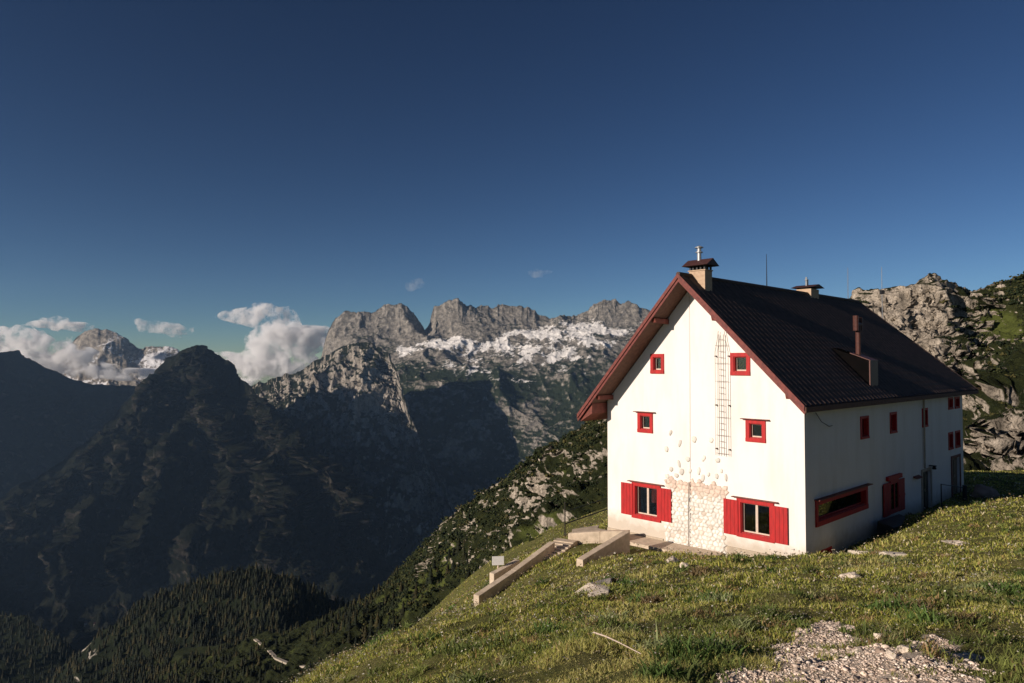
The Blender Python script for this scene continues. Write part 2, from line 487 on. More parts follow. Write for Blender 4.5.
# grassy clearing with a track below the meadow
M_clear = terrain_mat('clearing_grass', ((0.015, 0.02, 0.006), (0.03, 0.036, 0.011), (0.05, 0.055, 0.018)), rockg, 20, 1.2, 1.4, 0.2, bumpd=0.6)
_, gK, tK, nK = patch('hillside', [[(120, 720, 900), (460, 640, 800)], [(120, 672, 720), (180, 648, 700), (230, 642, 660), (290, 645, 620), (340, 632, 560), (400, 606, 500), (460, 580, 450)],
                   [(120, 760, 460), (250, 700, 430), (350, 668, 380), (460, 640, 320)], [(120, 900, 330), (460, 760, 240)]],
      (10, 70, 30), 120, 460, 200, M_clear, [('ridged', 5, 60, 4, 1.0)], jag=1.0, seed=6.1,
      attr={'rockm': lambda G, X, Y, T: X * 0, 'snowm': lambda G, X, Y, T: X * 0 - 2})

# the mountainside behind the house, with the cliff on the right
rG = [(180, 660, 620), (240, 640, 580), (290, 628, 540), (330, 612, 490), (370, 594, 450), (400, 572, 420), (420, 548, 395), (440, 522, 372), (460, 504, 352),
      (480, 490, 336), (500, 477, 322), (520, 465, 310), (540, 452, 300), (560, 440, 290), (575, 428, 282), (590, 415, 272), (608, 402, 262),
      (650, 375, 250), (700, 345, 242), (760, 322, 236), (820, 308, 232), (848, 301, 230), (858, 293, 230), (880, 288, 228), (896, 284, 226),
      (910, 283, 224), (925, 278, 222), (936, 275, 222), (948, 279, 222), (960, 284, 226), (975, 288, 228), (985, 281, 225), (1000, 277, 222), (1024, 270, 220),
      (1080, 250, 215), (1200, 215, 210), (1500, 160, 200)]
G1 = [(180, 675, 560), (290, 645, 470), (400, 590, 370), (440, 560, 320), (480, 520, 290), (520, 488, 275), (560, 462, 262), (608, 430, 240), (700, 400, 215), (800, 385, 200),
      (850, 372, 195), (880, 378, 190), (910, 392, 184), (940, 398, 178), (965, 385, 182), (990, 350, 198), (1024, 335, 195), (1100, 330, 185), (1500, 300, 150)]
G2 = [(180, 690, 480), (290, 668, 370), (400, 625, 260), (440, 600, 215), (480, 575, 180), (520, 545, 160), (560, 522, 150), (608, 495, 140), (700, 470, 130), (800, 460, 120),
      (900, 455, 112), (960, 440, 110), (975, 425, 108), (1000, 402, 108), (1024, 390, 108), (1100, 380, 105), (1500, 360, 95)]
G3 = [(180, 720, 360), (300, 700, 260), (400, 655, 165), (440, 622, 125), (480, 603, 95), (520, 575, 80), (560, 540, 72), (608, 521, 70), (700, 505, 72), (800, 495, 74),
      (900, 486, 76), (960, 474, 78), (1024, 469, 78), (1100, 468, 76), (1500, 500, 70)]
G4 = [(180, 820, 280), (300, 790, 200), (400, 740, 120), (440, 700, 92), (480, 680, 70), (520, 650, 60), (560, 585, 60), (608, 540, 62), (800, 510, 64), (1024, 500, 62), (1500, 520, 60)]
rkG = lambda G, X, Y, T: (-0.28 + 0.38 * blob(X, Y, 520, 505, 34, 36, -30) + 0.36 * blob(X, Y, 545, 470, 12, 40, 10) + 0.3 * blob(X, Y, 475, 560, 16, 22, -30)
                          + 0.34 * blob(X, Y, 597, 460, 9, 34, 12) + 0.85 * blob(X, Y, 890, 325, 70, 60) + 0.4 * blob(X, Y, 930, 310, 40, 40)
                          + 0.98 * blob(X, Y, 1005, 440, 45, 32, -25) + 0.35 * blob(X, Y, 1000, 285, 30, 10) - 0.28 * blob(X, Y, 1005, 325, 28, 25)
                          - 0.25 * blob(X, Y, 955, 410, 30, 24, -35) - 0.5 * np.clip((500 - X) / 60, 0, 1) * np.clip((Y - 560) / 30, 0, 1)
                          - 0.6 * np.clip((420 - X) / 30, 0, 1))
o_side, gG, tG, nG = patch('mountainside', [[(180, 760, 900), (500, 640, 600), (800, 420, 420), (1500, 300, 400)], rG, G1, G2, G3, G4],
      (24, 150, 150, 90, 16), 180, 1500, 1300, M_side,
      [('ridged', 5.0, 50, 4, 2.2), ('Kridged', 4.2, 20, 4, 4.5), ('Kstrata', 1.5, 4.6, 1, 1), ('ridged', 1.5, 10, 4, 1.4), ('fbm', .45, 2.6, 3, 0.7)], jag=1.3, jag_s=26, seed=12.9, wr=0.4,
      attr={'rockm': rkG, 'snowm': lambda G, X, Y, T: X * 0 - 2,
            'grassm': lambda G, X, Y, T: -0.05 + 0.25 * blob(X, Y, 1005, 322, 28, 24) + 0.2 * blob(X, Y, 430, 590, 60, 20, -30) + 0.15 * blob(X, Y, 540, 530, 40, 14, -25)})

# range out of frame on the left: unseen, added and shaped to shade the hazy left mountains
M_plain = terrain_mat('shadow_range', forest, rockg, 220, 0.72, 0.88, 0.42, bumpd=14)
qs = np.linspace(1700, 9000, 160)
hq = np.interp(qs, [1700, 4500, 5000, 5300, 5700, 7000, 9000], [-980, -930, -400, 260, 420, 560, 600])
us = np.array([-2200, -1400, -700, -250, 0, 250, 700, 1150])
fall = np.array([1800, 1000, 420, 130, 0, 130, 480, 1000])
Gx = []
for uu, ff in zip(np.linspace(-2200, 1150, 70), np.interp(np.linspace(-2200, 1150, 70), us, fall)):
    p_ = -1750 + uu; z_ = np.maximum(hq - ff, -1000)
    Gx.append(np.stack([p_ * .866 - qs * .5, p_ * .5 + qs * .866, z_], -1))
Gx = np.array(Gx)
Gx[..., 2] += 30 * ridged(Gx, 500, 5)
i_ = np.arange(Gx.shape[0] * Gx.shape[1]).reshape(Gx.shape[:2])
f_ = np.stack([i_[:-1, :-1], i_[1:, :-1], i_[1:, 1:], i_[:-1, 1:]], -1).reshape(-1, 4)
tag(mesh_obj('mountain', Gx.reshape(-1, 3), f_, M_plain, smooth=True), kind='structure')

# valley floor, one sheet
xs = np.linspace(-9000, 9000, 120); ys = np.linspace(-3000, 7200, 100)
XX, YY = np.meshgrid(xs, ys)
VG = np.stack([XX, YY, XX * 0 - 985.0], -1)
VG[..., 2] += 12 * fbm(VG, 1500, 3)
i_ = np.arange(VG.shape[0] * VG.shape[1]).reshape(VG.shape[:2])
f_ = np.stack([i_[:-1, :-1], i_[:-1, 1:], i_[1:, 1:], i_[1:, :-1]], -1).reshape(-1, 4)
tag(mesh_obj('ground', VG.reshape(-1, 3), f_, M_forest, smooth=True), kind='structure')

# ------------------------------------------------------------------ house frame of reference
HO = W(806, 554, 30.0)                                  # near corner of the house at its base
SX = np.array([.722, .692, 0]); GY = np.array([-.692, .722, 0]); UP = np.array([0, 0, 1.])
SX /= np.linalg.norm(SX); GY = np.array([-SX[1], SX[0], 0])
HRZ = math.atan2(SX[1], SX[0])


def HW(x, y, z):
    return HO + np.multiply.outer(x, SX) + np.multiply.outer(y, GY) + np.multiply.outer(z, UP)


def HL(p):
    d = np.asarray(p) - HO
    return d @ SX, d @ GY, d[..., 2]


# ------------------------------------------------------------------ meadow (thin-plate surface through surveyed points)
cp = [W(*a) for a in [
    (300, 686, 14), (420, 690, 9.0), (512, 690, 7), (700, 690, 6.3), (860, 690, 6), (1060, 690, 6),
    (400, 655, 14), (500, 650, 11.5), (600, 640, 10), (700, 640, 9.2), (800, 640, 8.5), (900, 640, 8.3), (1060, 640, 8.8),
    (350, 657, 18), (400, 634, 22), (440, 619, 25.5), (480, 606, 29), (520, 607, 24), (600, 604, 16), (700, 600, 14), (800, 600, 13), (900, 600, 13), (1060, 600, 13.5),
    (545, 585, 29), (620, 574, 24), (720, 574, 20), (850, 572, 20), (950, 570, 19), (1060, 558, 20),
    (632, 556, 30.5), (700, 557, 28.5), (760, 557, 27.5), (860, 558, 25), (940, 550, 25), (1060, 530, 26),
    (597, 549, 34), (572, 552, 34.5), (540, 566, 33.5),
    (890, 536, 31.5), (915, 517, 35), (940, 507, 36), (985, 500, 37), (1060, 496, 36), (1200, 520, 30), (1300, 600, 12)]]
cp += [HW(*a) for a in [(0.3, -.4, -.45), (-.4, 3, -.7), (-.4, 6.5, -1.05), (-.4, 9.5, -1.0), (4, -.5, -.45), (8, -.5, -.45), (14, -.5, -.4), (20, -.5, -.3), (25, -.5, -.2), (12, 5, -.6),
                        (26, 8, -.7), (12, 12.5, -1.6), (2, 13, -1.3), (24, 15, -2.2), (26, -6, -.2), (34, -4, -.6), (38, -14, -.3), (32, 8, -1.2), (44, -4, -1.6), (13, -2.5, -.2), (19, -3.5, .1)]]
cp += [np.array(a, float) for a in [
    (0, 0, -1.65), (5, 0, -1.3), (-5, 0, -2.6), (0, -8, -.5), (14, 0, -1.0), (14, -8, .5), (-12, -8, -3.5), (-10, 10, -9.5), (-16, 3, -10.5), (-12, 20, -14),
    (-11, 30, -18), (-9, 40, -18.5), (-20, 38, -28), (-26, 15, -28), (-3, 48, -15.5), (4, 60, -15), (-4, 75, -22), (-22, 75, -40), (30, 75, -11), (60, 75, -11.5), (62, 30, -5), (60, 5, 3), (40, 0, 0.5), (40, 15, -2.5), (62, 50, -8.5), (-28, 50, -36)]]
cp = np.array(cp)


def _tps_k(a, b):
    d2 = ((a[:, None, :] - b[None, :, :]) ** 2).sum(-1) + 1e-9
    return 0.5 * d2 * np.log(d2)


_n = len(cp)
_A = np.zeros((_n + 3, _n + 3))
_A[:_n, :_n] = _tps_k(cp[:, :2], cp[:, :2]) + np.eye(_n) * 3.0
_A[:_n, _n] = 1; _A[:_n, _n + 1:] = cp[:, :2]
_A[_n, :_n] = 1; _A[_n + 1:, :_n] = cp[:, :2].T
_sol = np.linalg.solve(_A, np.concatenate([cp[:, 2], [0, 0, 0]]))


def ground_z(x, y, rough=True):
    x = np.asarray(x, float); y = np.asarray(y, float)
    q = np.stack([x.ravel(), y.ravel()], -1)
    out = np.empty(len(q))
    for s in range(0, len(q), 40000):
        b = q[s:s + 40000]
        out[s:s + 40000] = _tps_k(b, cp[:, :2]) @ _sol[:_n] + _sol[_n] + b @ _sol[_n + 1:]
    if rough:
        p = np.concatenate([q, np.zeros((len(q), 1))], 1)
        hx = (q - HO[:2]) @ SX[:2]; hy = (q - HO[:2]) @ GY[:2]
        dist = np.maximum(np.maximum(-hx, hx - 23.4), np.maximum(-hy, hy - 10.6))
        k = np.clip(dist / 4, 0.0, 1)
        out += k * (0.16 * fbm(p, 3.2, 4) + 0.10 * fbm(p, 0.9, 3, seed=4))
    return out.reshape(x.shape)


gx = np.arange(-30, 64.01, 0.22); gy = np.arange(-8, 80.01, 0.22)
XX, YY = np.meshgrid(gx, gy)
ZZ = ground_z(XX, YY)


def gz(x, y):
    """height of the built ground mesh (bilinear)"""
    fx = np.clip((np.asarray(x, float) + 30) / 0.22, 0, len(gx) - 1.001); fy = np.clip((np.asarray(y, float) + 8) / 0.22, 0, len(gy) - 1.001)
    ix = fx.astype(int); iy = fy.astype(int); fx = fx - ix; fy = fy - iy
    return (ZZ[iy, ix] * (1 - fx) + ZZ[iy, ix + 1] * fx) * (1 - fy) + (ZZ[iy + 1, ix] * (1 - fx) + ZZ[iy + 1, ix + 1] * fx) * fy


def in_poly(px, py, poly):
    px = np.asarray(px); r = np.zeros(px.shape, bool); n = len(poly)
    for i in range(n):
        x1, y1 = poly[i]; x2, y2 = poly[(i + 1) % n]
        c = ((y1 > py) != (y2 > py)) & (px < (x2 - x1) * (py - y1) / (y2 - y1 + 1e-12) + x1)
        r ^= c
    return r


def find_ground(px, py, y0=4.0, y1=75.0):
    """where the sight line through a photo position meets the meadow"""
    Y = np.linspace(y0, y1, 700)
    p = W(px, py, Y)
    h = p[:, 2] - gz(p[:, 0], p[:, 1])
    k = np.argmax(h < 0)
    q = p[k]
    return np.array([q[0], q[1], gz(q[0], q[1])])


# bare stony ground, laid out as real polygons on the meadow
stone_px = [(690, 700), (735, 668), (748, 655), (775, 650), (795, 634), (808, 624), (828, 617), (842, 624), (852, 637), (885, 648), (892, 658), (915, 652), (922, 640), (938, 640), (960, 652), (985, 660),
            (1010, 668), (1000, 676), (960, 672), (985, 700)]
stone_poly = [tuple(find_ground(a, b)[:2]) for a, b in stone_px]
ax, ay = XX + 0.25 * fbm(np.stack([XX, YY, XX * 0], -1), 0.8, 3), YY + 0.25 * fbm(np.stack([XX, YY, XX * 0 + 9], -1), 0.8, 3)


def stony(x, y):
    p = np.stack([x, y, x * 0], -1)
    return in_poly(x + 0.3 * fbm(p, 0.7, 3), y + 0.3 * fbm(p, 0.7, 3, seed=8), stone_poly)


def on_house(x, y, m=0.0):
    q = np.stack([x, y], -1) - HO[:2]
    hx = q @ SX[:2]; hy = q @ GY[:2]
    return (hx > -m) & (hx < 23.4 + m) & (hy > -m) & (hy < 10.6 + m)


m, nt, bs = new_mat('meadow_soil')
geo = N(nt, 'ShaderNodeNewGeometry'); pos = geo.outputs['Position']
n1 = noise(nt, 0.9, 8, 0.65, pos); n2 = noise(nt, 9.0, 8, 0.7, pos)
gcol = mixc(nt, remap(nt, n1, .35, .65), ramp(nt, n2, [(.3, (.05, .055, .015)), (.7, (.15, .155, .045))]), ramp(nt, n2, [(.3, (.07, .06, .022)), (.7, (.20, .18, .07))]))
scol = ramp(nt, noise(nt, 26, 8, 0.7, pos), [(.3, (.32, .25, .19)), (.5, (.50, .41, .32)), (.7, (.66, .57, .47))])
sa = N(nt, 'ShaderNodeAttribute', attribute_name='stonem').outputs['Fac']
gcol = mixc(nt, remap(nt, math_(nt, 'ADD', sa, math_(nt, 'MULTIPLY', math_(nt, 'SUBTRACT', n2, 0.5), 0.8)), .35, .6), gcol, scol)
nt.links.new(gcol, bs.inputs['Base Color']); bs.inputs['Roughness'].default_value = 1; bs.inputs['Specular IOR Level'].default_value = 0.1
bump(nt, bs, n2, 0.8, 0.05)
M_soil = m
i_ = np.arange(XX.size).reshape(XX.shape)
f_ = np.stack([i_[:-1, :-1], i_[:-1, 1:], i_[1:, 1:], i_[1:, :-1]], -1).reshape(-1, 4)
stm = stony(XX, YY).astype(float)
tag(mesh_obj('meadow', np.stack([XX, YY, ZZ], -1).reshape(-1, 3), f_, M_soil, smooth=True, attrs={'stonem': stm.ravel()}), kind='structure')

# ------------------------------------------------------------------ mesh builder
class MB:
    def __init__(s): s.v = []; s.f = []
    def add(s, vs, fs):
        b = len(s.v); s.v += [tuple(v) for v in vs]; s.f += [tuple(b + i for i in f) for f in fs]; return s
    def box(s, x0, x1, y0, y1, z0, z1):
        return s.add([(x0, y0, z0), (x1, y0, z0), (x1, y1, z0), (x0, y1, z0), (x0, y0, z1), (x1, y0, z1), (x1, y1, z1), (x0, y1, z1)],
                     [(0, 3, 2, 1), (4, 5, 6, 7), (0, 1, 5, 4), (1, 2, 6, 5), (2, 3, 7, 6), (3, 0, 4, 7)])
    def hexa(s, p):  # 8 corner points, bottom ring then top ring
        return s.add(p, [(0, 3, 2, 1), (4, 5, 6, 7), (0, 1, 5, 4), (1, 2, 6, 5), (2, 3, 7, 6), (3, 0, 4, 7)])
    def beam(s, a, b, w, h):
        a = Vector(a); b = Vector(b); d = (b - a).normalized()
        sd = d.cross(Vector((0, 0, 1)))
        if sd.length < 1e-4: sd = Vector((1, 0, 0))
        sd.normalize(); u = sd.cross(d).normalized(); sd *= w / 2; u *= h / 2
        return s.hexa([a - sd - u, b - sd - u, b + sd - u, a + sd - u, a - sd + u, b - sd + u, b + sd + u, a + sd + u])
    def tube(s, pts, r, n=8, r2=None, cap=True):
        pts = [Vector(p) for p in pts]; rings = []
        for i, p in enumerate(pts):
            d = (pts[min(i + 1, len(pts) - 1)] - pts[max(i - 1, 0)]).normalized()
            a = d.cross(Vector((0, 0, 1)))
            if a.length < 1e-3: a = Vector((1, 0, 0))
            a.normalize(); b = d.cross(a)
            rr = r if r2 is None else r + (r2 - r) * i / (len(pts) - 1)
            rings.append([p + (a * math.cos(2 * math.pi * k / n) + b * math.sin(2 * math.pi * k / n)) * rr for k in range(n)])
        base = [v for q in rings for v in q]; fs = []
        for i in range(len(pts) - 1):
            for k in range(n):
                fs.append((i * n + k, i * n + (k + 1) % n, (i + 1) * n + (k + 1) % n, (i + 1) * n + k))
        if cap:
            fs.append(tuple(range(n))[::-1]); fs.append(tuple((len(pts) - 1) * n + k for k in range(n)))
        return s.add(base, fs)
    def lathe(s, c, prof, n=14):
        vs = []; fs = []
        for r, z in prof:
            vs += [(c[0] + r * math.cos(2 * math.pi * k / n), c[1] + r * math.sin(2 * math.pi * k / n), c[2] + z) for k in range(n)]
        for i in range(len(prof) - 1):
            for k in range(n):
                fs.append((i * n + k, i * n + (k + 1) % n, (i + 1) * n + (k + 1) % n, (i + 1) * n + k))
        fs.append(tuple(range(n))[::-1]); fs.append(tuple((len(prof) - 1) * n + k for k in range(n)))
        return s.add(vs, fs)
    def build(s, name, mat, parent=None, bev=0.0, smooth=False):
        me = bpy.data.meshes.new(name)
        me.from_pydata(s.v, [], s.f)
        bm = bmesh.new(); bm.from_mesh(me)
        bmesh.ops.recalc_face_normals(bm, faces=bm.faces)
        if bev:
            bmesh.ops.bevel(bm, geom=[e for e in bm.edges if len(e.link_faces) == 2 and e.calc_face_angle(0) > 0.6], offset=bev, segments=2, affect='EDGES', profile=0.6)
        bm.to_mesh(me); bm.free()
        if smooth:
            me.polygons.foreach_set('use_smooth', [True] * len(me.polygons))
        me.materials.append(mat)
        o = bpy.data.objects.new(name, me); COL.objects.link(o)
        if parent is not None: o.parent = parent
        return o


# ------------------------------------------------------------------ house materials
def plaster():
    m, nt, bs = new_mat('white_plaster')
    v = objco(nt)
    sp = N(nt, 'ShaderNodeMapping', i_Scale=(1, 1, 0.22)); nt.links.new(v, sp.inputs[0])
    a = noise(nt, 1.1, 8, 0.65, sp.outputs[0]); b = noise(nt, 0.45, 5, 0.6, v)
    c = mixc(nt, remap(nt, a, 0.45, 0.75, 0, 0.55), (0.81, 0.765, 0.715), (0.64, 0.58, 0.50))
    c = mixc(nt, remap(nt, b, 0.5, 0.7, 0, 0.35), c, (0.75, 0.70, 0.62))
    sz = N(nt, 'ShaderNodeSeparateXYZ'); nt.links.new(v, sz.inputs[0])
    low = math_(nt, 'ADD', sz.outputs[2], math_(nt, 'MULTIPLY', math_(nt, 'SUBTRACT', noise(nt, 2.5, 6, 0.6, v), 0.5), 0.9))
    c = mixc(nt, remap(nt, low, -0.25, 0.45, 0.8, 0), c, (0.46, 0.39, 0.30))
    nt.links.new(c, bs.inputs['Base Color']); bs.inputs['Roughness'].default_value = 0.95
    bs.inputs['Specular IOR Level'].default_value = 0.15
    bump(nt, bs, noise(nt, 14, 8, 0.7, v), 0.35, 0.02)
    return m


M_wall = plaster()
M_plinth = simple_mat('beige_plinth', (0.48, 0.40, 0.30), (0.36, 0.30, 0.23), 3, 0.95, 0.01)
M_red = simple_mat('red_paint', (0.46, 0.014, 0.014), (0.30, 0.012, 0.012), 9, 0.6, 0.004, stretch=(1, 1, .18))
M_board = simple_mat('brown_red_boards', (0.20, 0.055, 0.038), (0.12, 0.034, 0.026), 5, 0.7, 0.004)
M_verge = simple_mat('verge_red_boards', (0.20, 0.050, 0.038), (0.10, 0.028, 0.024), 6, 0.65, 0.004)
M_soffit = simple_mat('soffit_wood', (0.15, 0.075, 0.05), (0.09, 0.045, 0.032), 6, 0.8, 0.004)
M_roof = simple_mat('dark_roof_sheet', (0.085, 0.058, 0.050), (0.050, 0.036, 0.032), 2.5, 0.7, 0.003, spec=0.2)
M_brick = simple_mat('chimney_render', (0.52, 0.38, 0.26), (0.40, 0.28, 0.19), 8, 0.9, 0.01)
M_steel = simple_mat('steel_flue', (0.55, 0.54, 0.52), (0.42, 0.41, 0.40), 12, 0.3, 0, metal=0.9)
M_copper = simple_mat('brown_flue', (0.10, 0.038, 0.030), (0.06, 0.025, 0.02), 9, 0.5, 0, metal=0.2)
M_cap = simple_mat('rust_red_sheet', (0.075, 0.030, 0.027), (0.045, 0.02, 0.02), 7, 0.6, 0.002)
M_black = simple_mat('black_metal', (0.025, 0.025, 0.027), (0.015, 0.015, 0.016), 9, 0.5)
M_grey = simple_mat('grey_metal', (0.35, 0.36, 0.37), (0.25, 0.26, 0.27), 9, 0.45, metal=0.4)
M_white = simple_mat('white_painted_metal', (0.75, 0.74, 0.72), (0.66, 0.65, 0.62), 9, 0.5)
M_iron = simple_mat('ladder_iron', (0.22, 0.19, 0.16), (0.15, 0.13, 0.11), 9, 0.6)
M_wood = simple_mat('pale_window_wood', (0.62, 0.5, 0.40), (0.5, 0.4, 0.32), 9, 0.6)
M_curt = simple_mat('red_curtain', (0.42, 0.10, 0.09), (0.3, 0.07, 0.06), 12, 0.9)
M_room = simple_mat('dark_room', (0.09, 0.075, 0.06), (0.06, 0.05, 0.04), 3, 0.95)
M_conc = simple_mat('pale_concrete', (0.60, 0.49, 0.37), (0.42, 0.34, 0.25), 3.2, 0.95, 0.012)
M_door = simple_mat('dark_door', (0.035, 0.03, 0.026), (0.02, 0.018, 0.016), 6, 0.5)
m, nt, bs = new_mat('window_glass')
gl = N(nt, 'ShaderNodeBsdfGlossy', i_Roughness=0.02); gl.inputs[0].default_value = (0.9, 0.95, 1, 1)
tr = N(nt, 'ShaderNodeBsdfTransparent'); tr.inputs[0].default_value = (0.72, 0.76, 0.74, 1)
fr = N(nt, 'ShaderNodeFresnel', i_IOR=1.6); mx = N(nt, 'ShaderNodeMixShader')
nt.links.new(fr.outputs[0], mx.inputs[0]); nt.links.new(tr.outputs[0], mx.inputs[1]); nt.links.new(gl.outputs[0], mx.inputs[2])
nt.links.new(mx.outputs[0], nt.nodes['Material Output'].inputs['Surface'])
M_glass = m

# ------------------------------------------------------------------ mountain house
house = empty('mountain_house', HO.tolist(), HRZ, 'big white plastered mountain house with red windows and a steep dark roof', 'house')
LEN, WID = 23.4, 10.5
RY, RZ, KR, KL = 5.25, 12.1, 1.0, 1.106
ROOF_T = 0.30
def roof_z(y): return RZ - (RY - y) * KR if y < RY else RZ - (y - RY) * KL
zr = roof_z(0) - ROOF_T; zl = roof_z(WID) - ROOF_T; BOT = -2.6

# openings: gable (y0,y1,z0,z1) in plane x=0; side (x0,x1,z0,z1) in plane y=0
G_open = {'upL': (7.11, 7.58, 7.62, 8.28), 'upR': (2.58, 3.2, 7.6, 8.28), 'midL': (7.8, 8.38, 4.66, 5.34), 'midR': (1.88, 2.48, 4.66, 5.31),
          'lowL': (7.38, 8.72, 0.34, 1.78), 'lowR': (1.56, 2.92, 0.40, 1.76)}
S_open = {'w1': (6.2, 7.05, 4.42, 5.32), 'w2': (10.2, 11.0, 4.42, 5.32), 'w3': (15.35, 16.15, 4.42, 5.3), 'w4': (20.4, 21.15, 5.2, 5.75), 'w5': (21.75, 22.6, 5.2, 5.75),
          'w6': (20.3, 21.05, 2.72, 3.6), 'w7': (21.75, 22.6, 2.72, 3.6), 'big': (1.15, 6.6, 1.18, 1.88), 'base': (1.1, 2.5, -0.55, -0.2),
          'door': (15.1, 16.6, -0.5, 1.8), 'door2': (20.8, 22.5, -0.3, 2.05)}


def wall_face(mb, outline, holes, to3, depth):
    loops = [[Vector((a, b, 0)) for a, b in outline]] + [[Vector((h[0], h[2], 0)), Vector((h[0], h[3], 0)), Vector((h[1], h[3], 0)), Vector((h[1], h[2], 0))] for h in holes]
    flat = [v for l in loops for v in l]
    tris = tessellate_polygon(loops)
    mb.add([to3(v.x, v.y, 0) for v in flat], tris)
    for h in holes:
        c = [(h[0], h[2]), (h[1], h[2]), (h[1], h[3]), (h[0], h[3])]
        for i in range(4):
            a, b = c[i], c[(i + 1) % 4]
            mb.add([to3(*a, 0), to3(*b, 0), to3(*b, depth), to3(*a, depth)], [(0, 1, 2, 3)])


mb = MB()
wall_face(mb, [(0, BOT), (WID, BOT), (WID, zl), (RY, RZ - ROOF_T), (0, zr)], G_open.values(), lambda a, b, d: (d, a, b), 0.34)
wall_face(mb, [(0, BOT), (LEN, BOT), (LEN, zr), (0, zr)], S_open.values(), lambda a, b, d: (a, d, b), 0.34)
mb.add([(0, WID, BOT), (LEN, WID, BOT), (LEN, WID, zl), (0, WID, zl)], [(0, 1, 2, 3)])
mb.add([(LEN, 0, BOT), (LEN, WID, BOT), (LEN, WID, zl), (LEN, 0, zr - .2)], [(0, 1, 2, 3)])
wall = MB(); wall.v = mb.v; wall.f = mb.f
me = bpy.data.meshes.new('wall'); me.from_pydata(mb.v, [], mb.f); me.materials.append(M_wall)
wo = bpy.data.objects.new('wall', me); COL.objects.link(wo); wo.parent = house
# floors and inner lining, so that one looks into dark rooms
mb = MB()
for z in (-0.35, 2.6, 5.7): mb.box(0.36, LEN - .3, 0.36, WID - .3, z - .15, z)
mb.box(2.6, 2.75, 0.36, WID - .3, -0.35, 5.6)
mb.box(.36, LEN - .3, 3.4, 3.5, -0.35, 2.4)
mb.build('interior_floor', M_room, house)
# plinth
MB().box(-0.05, -0.001, 0.0, 3.6, -1.8, -0.32).build('plinth', M_plinth, house)
MB().box(-0.05, -0.001, 7.05, WID, -2.4, -.62).build('plinth', M_plinth, house)


# roof ---------------------------------------------------------------
XA, XB, XR, YE, YEL = -1.3, 24.5, 20.4, -0.62, 11.42


def slope_grid(right):
    nx = 1050; xs_ = np.linspace(XA, XB, nx)
    ye = YE if right else YEL
    ncr = 22
    V = []; rows_ = []
    ts = []
    for i in range(ncr):
        ts += [i / ncr, (i + 0.985) / ncr]
    ts.append(1.0)
    for ti, t in enumerate(ts):
        top = np.where(xs_ < XR, 1.0, np.clip((XB - xs_) / (XB - XR), 0, 1))
        y = ye + (RY - ye) * np.minimum(t, top)
        z = np.array([roof_z(q) for q in y]) if ti < 0 else np.where(y < RY, RZ - (RY - y) * KR, RZ - (y - RY) * KL)
        wv = 0.06 * np.clip(1 - np.abs(((xs_ / 0.46) % 1) - .5) * 4.5, 0, 1)
        lip = 0.022 if (ti % 2 == 0 and ti < len(ts) - 1) else 0.0
        V.append(np.stack([xs_, y, z + wv + lip], -1))
    V = np.array(V); a, b = V.shape[:2]
    i_ = np.arange(a * b).reshape(a, b)
    f = np.stack([i_[:-1, :-1], i_[:-1, 1:], i_[1:, 1:], i_[1:, :-1]], -1).reshape(-1, 4)
    if not right: f = f[:, ::-1]
    return V.reshape(-1, 3), f


va, fa = slope_grid(True); vb, fb = slope_grid(False)
hip = np.array([(XB, YE, roof_z(YE)), (XB, YEL, roof_z(YEL)), (XR, RY, RZ), (XR, RY, RZ)])
V = np.concatenate([va, vb, hip]); n0 = len(va); n1_ = n0 + len(vb)
roof = mesh_obj('roof', V, [fa, fb + n0, np.array([[n1_, n1_ + 1, n1_ + 2]])], M_roof, house)
# soffit (underside) and boards
mb = MB()
t0, t1 = 0.05, ROOF_T - 0.02
for (ya, yb) in ((YE + .03, RY), (YEL - .03, RY)):
    for xa, xb in ((XA + .03, 0.0), ):
        mb.hexa([(xa, ya, roof_z(ya) - t1), (xb, ya, roof_z(ya) - t1), (xb, yb, RZ - t1), (xa, yb, RZ - t1),
                 (xa, ya, roof_z(ya) - t0), (xb, ya, roof_z(ya) - t0), (xb, yb, RZ - t0), (xa, yb, RZ - t0)])
    yw = 0.02 if ya < 1 else WID - .02
    mb.hexa([(0.004, ya, roof_z(ya) - t1), (XB - .05, ya, roof_z(ya) - t1), (XB - .05, yw, roof_z(yw) - t1), (0.004, yw, roof_z(yw) - t1),
             (0.004, ya, roof_z(ya) - t0), (XB - .05, ya, roof_z(ya) - t0), (XB - .05, yw, roof_z(yw) - t0), (0.004, yw, roof_z(yw) - t0)])
mb.build('soffit', M_soffit, roof)
mb = MB()
# verge boards: two stacked boards stepped outwards
for (ya, s_) in ((YE, 1), (YEL, -1)):
    for (xa, xb, za, zb) in ((XA - .03, XA + .03, -0.16, -0.34), (XA - .09, XA - .031, 0.05, -0.17)):
        mb.hexa([(xa, ya, roof_z(ya) + zb), (xb, ya, roof_z(ya) + zb), (xb, RY, RZ + zb), (xa, RY, RZ + zb),
                 (xa, ya, roof_z(ya) + za), (xb, ya, roof_z(ya) + za), (xb, RY, RZ + za), (xa, RY, RZ + za)])
mb.build('verge_board', M_verge, roof)
mb = MB()
mb.box(XA - .03, XB, YE - .05, YE - .004, roof_z(YE) - .24, roof_z(YE) - .02)
mb.box(XA - .03, XB, YEL + .004, YEL + .05, roof_z(YEL) - .24, roof_z(YEL) - .02)
mb.build('eave_board', M_soffit, roof)
mb = MB(); mb.tube([(XA - .05, RY, RZ + .01), (XR, RY, RZ + .01)], 0.11, 10)
mb.tube([(XR, RY, RZ - .02), (XB, YE, roof_z(YE) - .02)], 0.09, 8); mb.tube([(XR, RY, RZ - .02), (XB, YEL, roof_z(YEL) - .02)], 0.09, 8)
mb.build('ridge_cap', M_roof, roof)
